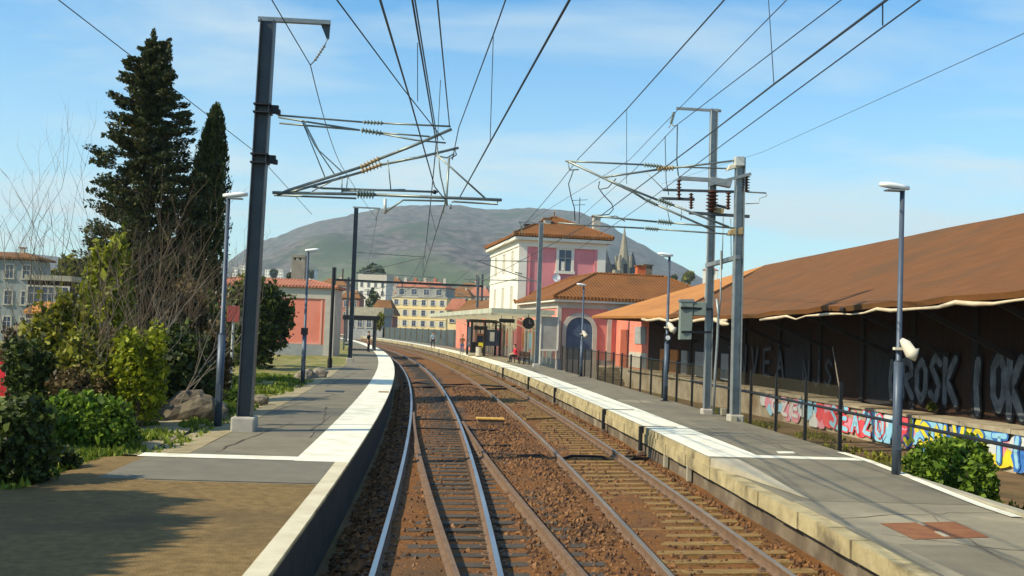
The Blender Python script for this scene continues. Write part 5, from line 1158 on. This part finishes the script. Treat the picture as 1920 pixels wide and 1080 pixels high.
bush(388, 765, 615, 50, 27.2, L_brown, 'dry brown bush between the rock and the lamp post', 7220, 0.070, lumps=8)
bush(262, 795, 650, 50, 23.6, L_brown, 'dry brown bush left of the rock slab', 6840, 0.063, lumps=8)
bush(300, 760, 650, 65, 27.5, L_olive, 'olive bush under the tall conifer, behind the thicket', 8550, 0.098, lumps=10)
bush(380, 725, 570, 40, 38, L_dark, 'dark bush at the foot of the leaning cypress', 7600, 0.098, lumps=8)
bush(35, 760, 600, 60, 32, L_brown, 'brown scrub behind the red car', 5700, 0.084)
bush(75, 868, 745, 66, 18.6, L_green, 'lush green leafy bush at the left front of the thicket', 9880, 0.059, lumps=12)
bush(175, 868, 735, 85, 19.2, L_green, 'dark leafy bush in the front of the thicket, right of the lush green one', 13300, 0.059, lumps=14)
bush(150, 810, 700, 70, 22, L_brown, 'withered brown bush rising behind the front leafy bushes', 6840, 0.063)
bush(10, 925, 752, 100, 14.9, L_dark, 'black green bush in the shade at the left edge', 13300, 0.059, lumps=12)
bush(100, 905, 830, 55, 16.4, L_dark, 'low dark bush in the shade beside the grassy kerb', 6650, 0.049)
bush(225, 850, 790, 40, 20, L_dark, 'low dark sprig at the right end of the front thicket', 4180, 0.049)
bush(268, 795, 750, 26, 25, L_yel, 'yellow green tuft beside the rock slab', 2470, 0.049, stems=False)
bush(432, 760, 730, 20, 30, L_green, 'fresh green tuft between the lamp post and the big mast', 1710, 0.056, stems=False)
bush(1775, 944, 812, 84, 20.8, L_green, 'fresh green bramble bush against the fence rail by the graffiti dock', 10640, 0.070, lumps=12, z0=-.3)
bush(1835, 945, 850, 40, 20.0, L_green, 'small bramble at the right end of the fence bush', 4180, 0.063, lumps=6, z0=-.3)
bush(1748, 772, 752, 10, 33.5, L_olive, 'tiny weed growing on top of the graffiti dock', 494, 0.049, stems=False, lumps=3)
for i, (x, y, r_, h_) in enumerate(((-11.6,3.0,1.7,8.2),(-11.4,4.3,1.7,8.0),(-11.8,5.5,1.7,8.5),(-11.5,6.7,1.6,8.1),(-11.9,7.9,1.7,8.6),(-11.7,9.0,1.6,8.2),(-12.2,10.2,1.6,8.3),(-13,4.5,1.8,8.4),(-13,7.2,1.8,8.5),(-13.2,9.6,1.8,8.3))):
    cypress(0, 0, h_*.89, r_, .0, 'conifer of a tall row beside the path, left of the camera', n=15000, leaf=.22, base=Vector((x,y,.4)), name='conifer_tree', taper=3.2)['group'] = 'conifers beside the path'
# bare shrubs
def bare(px, ybase, ytop, spread, Y, mt, label, n0=4, seed=0, z0=None, r0=.03):
    rnd = random.Random(seed*31+int(px)); b = at(px, ybase, Y); H = at(px, ytop, Y).z-b.z; t = thing('bare_shrub', label, 'shrub', tuple(b)); mb = MB()
    def grow(p, d, L, r, lev):
        pts = [p]; q = p; dd = d.copy()
        for k in range(4):
            dd = (dd + Vector((rnd.gauss(0,.12), rnd.gauss(0,.12), rnd.gauss(.03,.05)))).normalized(); q = q + dd*L/4; pts.append(q)
        mb.tube(pts, [r, r*.85, r*.7, r*.55, r*.35], 4 if lev else 5, cap=False)
        if lev < 3:
            for k in range((4,3,2)[lev]):
                f = rnd.uniform(.35,1.0); i_ = min(3, int(f*4)); base = pts[i_].lerp(pts[i_+1], f*4-i_ if i_ < 4 else 0)
                a = rnd.random()*6.28; side = Vector((math.cos(a), math.sin(a), rnd.uniform(.2,1.1))).normalized()
                grow(base, (dd*.75+side*.8).normalized(), L*rnd.uniform(.35,.58), r*.5, lev+1)
    for i in range(n0):
        a = i*6.28/n0+rnd.random(); d = Vector((math.cos(a)*spread, math.sin(a)*spread, 1)).normalized()
        grow(b+Vector((.12*math.cos(a),.12*math.sin(a),-.1)), d, H*rnd.uniform(.62,.95), r0, 0)
    obj('branches', mb, mt, t); return t
bs = [(18,770,385,.10,27,M_twig_grey,'tall bare grey shrub at the far left edge'),(70,775,335,.16,28,M_twig_grey,'tallest bare shrub standing over the thicket, left of the conifers'),(112,770,370,.28,28.5,M_twig,'bare brown shrub spreading towards the tall conifer'),
 (215,770,400,.16,25.5,M_twig,'bare brown shrub in front of the left half of the tall conifer'),(262,770,410,.16,26,M_twig,'bare brown shrub in front of the middle of the tall conifer'),(300,765,385,.14,27,M_twig,'bare brown shrub in front of the gap between the conifers'),
 (345,760,420,.18,28,M_twig,'bare brown shrub in front of the short cypress spur'),(325,772,500,.35,25,M_twig_grey,'low spreading bare shrub over the rock slab'),
 (285,715,460,.4,31.5,M_twig,'dense bare brown shrub between the conifers'),(375,715,470,.4,32,M_twig,'dense bare brown shrub against the lower leaning cypress'),
 (180,800,520,.3,22.5,M_twig,'low bare shrub in the middle of the left thicket'),(240,800,560,.35,23,M_twig_grey,'low bare shrub left of the rock slab')]
for i, a in enumerate(bs): bare(*a[:6], a[6], n0=7 if 'dense' in a[6] else 4, seed=i, r0=.016)
# grass blades along the verge: one uncountable mass
def tufts(n):
    C = []; 
    while len(C) < n:
        y = 10+38*rng.random()**1.3; o = -4.7-rng.gamma(1.6,1.2); 
        if (y < 14.6 and o > -11) or (y < 18.4 and o > -5.6): continue
        if o > -5.4 and y > 18.8 and rng.random() < .8: continue
        if mnoise.noise(Vector((o*.9, y*.5, 4))) < -.05: continue
        p = T(y, o, zbank(y, o)+.03); k = rng.integers(3,7)
        for _ in range(k): C.append((p.x+rng.normal()*.05, p.y+rng.normal()*.05, p.z+rng.random()*.05))
    return np.array(C)
o = leafobj('grass', leafmesh(tufts(26000), .045, 2.2, 3.2), L_grass); tag(o, 'rough tufts of grass on the bank beside the left platform', 'grass', kind='stuff')
def weeds(n):
    C = []
    for _ in range(n):
        y = 16+34*rng.random(); x = rng.uniform(8.6, max(9.0, Ex(y)-1.0)); p = (x+.0, y, -.33)
        if mnoise.noise(Vector((x*.5, y*.3, 8))) < .02: continue
        for _ in range(4): C.append((p[0]+rng.normal()*.06, p[1]+rng.normal()*.06, p[2]+rng.random()*.1))
    return np.array(C)
o = leafobj('weeds', leafmesh(weeds(2600), .05, 1.5, 2.4), L_olive); tag(o, 'dry weeds in the yard between the fence and the dock', 'weeds', kind='stuff')
# distant tree clumps round the town and on the slopes
def fartree(px, ybase, ytop, hwpx, Y, mt, label, n=700):
    return bush(px, ybase, ytop, hwpx, Y, mt, label, n, hwpx/F*Y*.22, name='tree', cat='tree', lumps=6, group=None) if False else bush(px, ybase, ytop, hwpx, Y, mt, label, n, hwpx/F*Y*.25, name='round_tree', cat='tree', lumps=6, stems=True)
fartree(698, 600, 541, 17, 260, L_dark, 'dark green tree against the white square block')
fartree(700, 520, 497, 22, 500, L_dark, 'dark tree crown above the white square block'); fartree(545, 528, 508, 9, 300, L_dark, 'small dark tree behind the chimney of the salmon building')
fartree(470, 520, 500, 10, 700, L_dark, 'dark tree below the white tower blocks'); fartree(512, 522, 503, 9, 700, L_dark, 'dark tree left of the grey chimney'); fartree(582, 524, 503, 8, 700, L_dark, 'dark tree right of the second lamp')
fartree(1290, 530, 509, 14, 500, L_olive, 'olive tree on the slope above the shed roof'); fartree(1262, 533, 514, 10, 500, L_dark, 'dark tree beside the far lamp head')
fartree(130, 560, 480, 40, 140, L_olive, 'olive tree behind the dark timber house'); fartree(712, 620, 580, 10, 170, L_olive, 'slim olive tree left of the yellow apartment block')
def wood(n):
    C = []; 
    for i in range(n):
        Y = rng.uniform(620, 1250); px = rng.uniform(-150, 1500); x = (px-960)/F*Y; z = (Y-650)*.012 if Y > 650 else 0
        if mnoise.noise(Vector((x*.008, Y*.006, 2))) < -.02: continue
        hh = rng.uniform(4, 9); r = rng.uniform(2, 4); k = 14
        d = rng.normal(size=(k,3)); d /= np.linalg.norm(d,axis=1)[:,None]; C.append(d*[r,r,hh*.5]*rng.random((k,1))**.3+[x, Y, z+hh*.5])
    return np.concatenate(C)
o = leafobj('far_woods', leafmesh(wood(700), 2.2, 0, 1.3), L_dark); tag(o, 'scattered far woods at the foot of the mountain', 'woods', kind='stuff')
#--8<-- LIFE
# ------------------------------------------------------------------ rocks, car, people
def rock(px, yb, Y, r, label, sc=(1,.7,.7), seed=0, mt=None, rot=0.0):
    import bmesh
    bm = bmesh.new(); bmesh.ops.create_icosphere(bm, subdivisions=3, radius=1)
    for v in bm.verts:
        n = mnoise.noise(v.co*1.1+Vector((seed,0,0))) + .4*mnoise.noise(v.co*2.7+Vector((0,seed,0)))
        c = v.co*(1+.42*n); v.co = Vector((round(c.x*3.2)/3.2*.45+c.x*.55, c.y, c.z))
        v.co = Vector((v.co.x*sc[0]*r, v.co.y*sc[1]*r, v.co.z*sc[2]*r))
    bmesh.ops.rotate(bm, verts=bm.verts, matrix=Matrix.Rotation(rot, 3, 'Y'))
    me = bpy.data.meshes.new('boulder'); bm.to_mesh(me); bm.free(); me.materials.append(mt or M_rock)
    o = obj('boulder', me, M_rock); b = at(px, yb, Y); o.location = b+Vector((0,0,r*sc[2]*.35)); tag(o, label, 'boulder'); return o
rock(346, 786, 25.2, .78, 'big leaning slab of grey rock in the grass beside the lamp post', (1.05,.55,.62), 3, mat('shade_dark_rock', (.13,.105,.075), (.055,.045,.035), 3, .95, bump=.6, bscale=9, c3=(.2,.17,.12), s3=1.2), rot=-.35)  # slab's shade is put into a darker rock colour
rock(392, 782, 26.0, .40, 'smaller dark rock at the right foot of the leaning slab', (1,.8,.8), 8)
rock(572, 712, 45.5, .46, 'pale boulder at the foot of the thin lamp post, left of its pair', (1,.8,.7), 5)
rock(593, 709, 46.0, .42, 'pale boulder right of the thin lamp post, right of its pair', (1.1,.8,.75), 11)
rock(487, 752, 30, .22, 'small stone at the edge of the path behind the big mast', (1.2,.8,.6), 14)
rock(1150, 0, 1, .01, 'x', seed=1) if False else None
# red car, mostly outside the left edge
cb = at(-108, 768, 31); t = thing('parked_car', 'red hatchback parked behind the thicket at the left edge', 'car', (cb.x, cb.y, cb.z), R(8))
prof = [(-2.0,.28),(-2.05,.62),(-1.95,.80),(-1.15,.92),(-.45,1.40),(1.72,1.42),(2.0,.95),(2.06,.70),(2.0,.28)]
mb = MB(); n = len(prof); ws = [.82 if z < 1.1 else .62 for x, z in prof]
for s_ in (-1, 1): mb.v += [(x, s_*w_, z) for (x, z), w_ in zip(prof, ws)]
mb.f.append(tuple(range(n))); mb.f.append(tuple(range(2*n-1, n-1, -1))); mb.mi += [0,0]
for i in range(n): mb.f.append((i, n+i, n+(i+1)%n, (i+1)%n)); mb.mi.append(0)
obj('body', mb, M_red, t, bevel=.05)
for s_ in (-1, 1):
    obj('side_window', MB().extr([(-.95,s_*.765,.98),(-.42,s_*.645,1.34),(1.2,s_*.645,1.37),(1.62,s_*.77,1.0)], (0,s_*.02,0)), M_glass, t)
    for x in (-1.3, 1.3):
        w_ = obj('wheel', MB().tube([(x,s_*.66,.30),(x,s_*.86,.30)], .30, 18), M_black, t); obj('rim', MB().tube([(x,s_*.861,.30),(x,s_*.875,.30)], .19, 14), M_galv_l, w_)
    obj('tail_light', MB().box(1.98,2.06,s_*.62-.12,s_*.62+.12,.72,.92), mat('tail_light_red', (.35,.01,.01), None, rough=.2), t); obj('headlight', MB().box(-2.08,-1.99,s_*.58-.14,s_*.58+.14,.62,.76), M_lampwhite, t)
obj('rear_window', MB().extr([(1.76,-.55,1.36),(1.76,.55,1.36),(1.96,.64,1.02),(1.96,-.64,1.02)], (.03,0,.03)), M_glass, t)
obj('windscreen', MB().extr([(-.52,-.55,1.36),(-.52,.55,1.36),(-1.08,.66,.98),(-1.08,-.66,.98)], (-.03,0,.03)), M_glass, t)
obj('bumper', MB().box(1.98,2.1,-.78,.78,.34,.56), mat('dull_red', (.4,.05,.05), None, rough=.5), t, bevel=.03); obj('plate', MB().box(2.101,2.11,-.26,.26,.42,.53), M_lampwhite, t)

def person(label, loc, rz, pose, cols, hair):
    """one continuous skinned body; pose: 'stand', 'walk' or 'sit'"""
    skin = mat('skin', (.50,.28,.19), None, rough=.6); top, leg, shoe = cols
    J = {}; E = []
    def j(n, x, y, z, r, par=None, mi=0):
        J[n] = (Vector((x, y, z)), r, mi)
        if par: E.append((par, n))
    sit = pose == 'sit'; h = .47 if sit else .93
    ln = .10 if sit else .0
    j('pelvis',0,0,h,.135,None,2); j('waist',0,-ln*.3,h+.18,.12,'pelvis',1); j('chest',0,-ln,h+.38,.15,'waist',1); j('neck0',0,-ln*1.3,h+.54,.075,'chest',1); j('neck',0,-ln*1.5,h+.60,.052,'neck0',0)
    j('jaw',0,-ln*1.5-.02,h+.655,.072,'neck',0); j('skull',0,-ln*1.5,h+.745,.095,'jaw',0); j('crown',0,-ln*1.5+.01,h+.80,.07,'skull',0)
    j('nose',0,-ln*1.5-.115,h+.70,.014,'jaw',0)
    for s_, n in ((-1,'l'),(1,'r')):
        j('ear'+n, s_*.095, -ln*1.5+.01, h+.72, .016, 'skull', 0)
        j('sh'+n, s_*.18, -ln, h+.48, .065, 'chest', 1)
        if sit: ex, ey, ez_, wx, wy, wz = s_*.24, -.10-ln, h+.22, s_*.14, -.34-ln, h+.13
        else: ex, ey, ez_, wx, wy, wz = s_*.25, .02, h+.22, s_*.25, -.10*s_ if pose == 'walk' else -.05, h-.03
        j('el'+n, ex, ey, ez_, .047, 'sh'+n, 1); j('wr'+n, wx, wy, wz, .032, 'el'+n, 0)
        d = (Vector((wx,wy,wz))-Vector((ex,ey,ez_))).normalized(); p = Vector((wx,wy,wz))+d*.07
        j('palm'+n, *p, .034, 'wr'+n, 0)
        for k in range(4):
            o_ = Vector((0,(k-1.5)*.021,0)) if not sit else Vector(((k-1.5)*.021,0,0)); L_ = (.075,.085,.08,.062)[k]
            q = p+d*.045+o_; j('fa%d%s' % (k,n), *q, .010, 'palm'+n, 0); q2 = q+d*L_*.6+Vector((-s_*.012,0,-.01)); j('fb%d%s' % (k,n), *q2, .008, 'fa%d%s' % (k,n), 0)
        q = p-d*.01+Vector((-s_*.02,-.042,0)); j('th'+n, *q, .011, 'palm'+n, 0); j('th2'+n, *(q+d*.045+Vector((0,-.012,0))), .009, 'th'+n, 0)
        if sit: j('hip'+n, s_*.09, -.06, h-.0, .095, 'pelvis', 2); j('kn'+n, s_*.12, -.44, h+.02, .065, 'hip'+n, 2); j('an'+n, s_*.12, -.42+.06*s_, .09, .042, 'kn'+n, 2)
        else:
            st = .16*s_ if pose == 'walk' else 0
            j('hip'+n, s_*.09, -st*.2, h-.08, .092, 'pelvis', 2); j('kn'+n, s_*.10, -st*.8-.02, .50, .062, 'hip'+n, 2); j('an'+n, s_*.10, -st+.03, .09, .042, 'kn'+n, 2)
        a = J['an'+n][0]; j('toe'+n, a.x+s_*.015, a.y-.16, .045, .038, 'an'+n, 3)
    names = list(J); me = bpy.data.meshes.new('body'); me.from_pydata([J[n][0] for n in names], [(names.index(a), names.index(b)) for a, b in E], [])
    o = bpy.data.objects.new('body', me); COL.objects.link(o); o.modifiers.new('skin', 'SKIN')
    sv = me.skin_vertices[0].data
    for i, n in enumerate(names): sv[i].radius = (J[n][1], J[n][1]*(.72 if n in ('chest','waist','pelvis') else 1)); sv[i].use_root = (n == 'pelvis')
    ss = o.modifiers.new('sub', 'SUBSURF'); ss.levels = ss.render_levels = 2
    dg = bpy.context.evaluated_depsgraph_get(); dg.update(); bm_ = bpy.data.meshes.new_from_object(o.evaluated_get(dg)); bpy.data.objects.remove(o)
    bm_.materials.clear()
    for m_ in (skin, top, leg, shoe): bm_.materials.append(m_)
    P_ = [J[n][0] for n in names]; 
    segs = [(J[a][0], J[b][0], J[b][2]) for a, b in E]
    for f in bm_.polygons:
        c = f.center; best = (9, 0)
        for a, b, mi in segs:
            ab = b-a; k = max(0, min(1, (c-a).dot(ab)/max(1e-9, ab.dot(ab)))); d = (a+ab*k-c).length
            if d < best[0]: best = (d, mi)
        f.material_index = best[1]; f.use_smooth = True
    t = thing('person', label, 'person', loc, rz)
    bm_.name = 'body'; obj('body', bm_, skin, t)
    hd = J['skull'][0]; hm_ = MB(); 
    for i in range(7):
        for k in range(12):
            th = i/6*1.75; a = k*math.pi/6; rr = .112; hm_.v.append((hd.x+rr*.92*math.sin(th)*math.cos(a), hd.y+.018+rr*math.sin(th)*math.sin(a), hd.z+.02+rr*math.cos(th)))
    for i in range(6):
        for k in range(12):
            if i > 3 and 7 <= k <= 10: continue
            hm_.f.append((i*12+k, i*12+(k+1)%12, (i+1)*12+(k+1)%12, (i+1)*12+k)); hm_.mi.append(0)
    obj('hair', hm_, hair, t, smooth=True)
    for s_ in (-1, 1): obj('eye', MB().tube([(hd.x+s_*.034, hd.y-.088, hd.z-.02),(hd.x+s_*.034, hd.y-.099, hd.z-.02)], .011, 8), M_dark, t)
    obj('mouth', MB().box(-.024,.024,hd.y-.105,hd.y-.09,hd.z-.088,hd.z-.08), mat('lips', (.35,.12,.1), None), t)
    return t
H_dark = mat('dark_hair', (.02,.014,.01), None); H_brown = mat('brown_hair', (.09,.05,.025), None)
M_jeans = mat('jeans', (.06,.11,.24), (.05,.09,.2), 8, .9); M_black_cl = mat('black_cloth', (.012,.012,.014), None, rough=.9)
person('person in a red top and dark trousers sitting on the platform bench', SL(-2.28, 3.25, .555), RS-1.57, 'sit', (mat('red_cloth', (.62,.02,.05), None, rough=.9), M_black_cl, M_black), H_dark)
person('person in a brown jacket and blue jeans standing before the black kiosk', SL(-3.7, 23.6, .555), RS-.6, 'stand', (mat('brown_cloth', (.16,.08,.045), None, rough=.9), M_jeans, M_black), H_brown)
person('person in a pale blue top walking far along the platform', SL(-3.9, 49, .555), RS+.4, 'walk', (mat('pale_blue_cloth', (.35,.5,.6), None, rough=.9), M_black_cl, M_black), H_dark)
person('person in dark clothes waiting on the far left platform at the shelter', T(92, -3.0, .555), 1.2, 'stand', (M_black_cl, M_black_cl, M_black), H_dark)
# ------------------------------------------------------------------ air
hzb = MB().box(-3300, 3300, -120, 4300, -1.5, 460)
M_haze = bpy.data.materials.new('haze'); M_haze.use_nodes = True; t_ = M_haze.node_tree; t_.nodes.clear()
v_ = t_.nodes.new('ShaderNodeVolumePrincipled'); v_.inputs['Color'].default_value = (.76,.88,1,1); v_.inputs['Density'].default_value = .00014; v_.inputs['Anisotropy'].default_value = .1
o_ = t_.nodes.new('ShaderNodeOutputMaterial'); t_.links.new(v_.outputs[0], o_.inputs['Volume'])
o = obj('haze', hzb, M_haze); o['kind'] = 'stuff'; tag(o, 'thin blue spring haze between the town and the mountain', 'haze', kind='stuff')
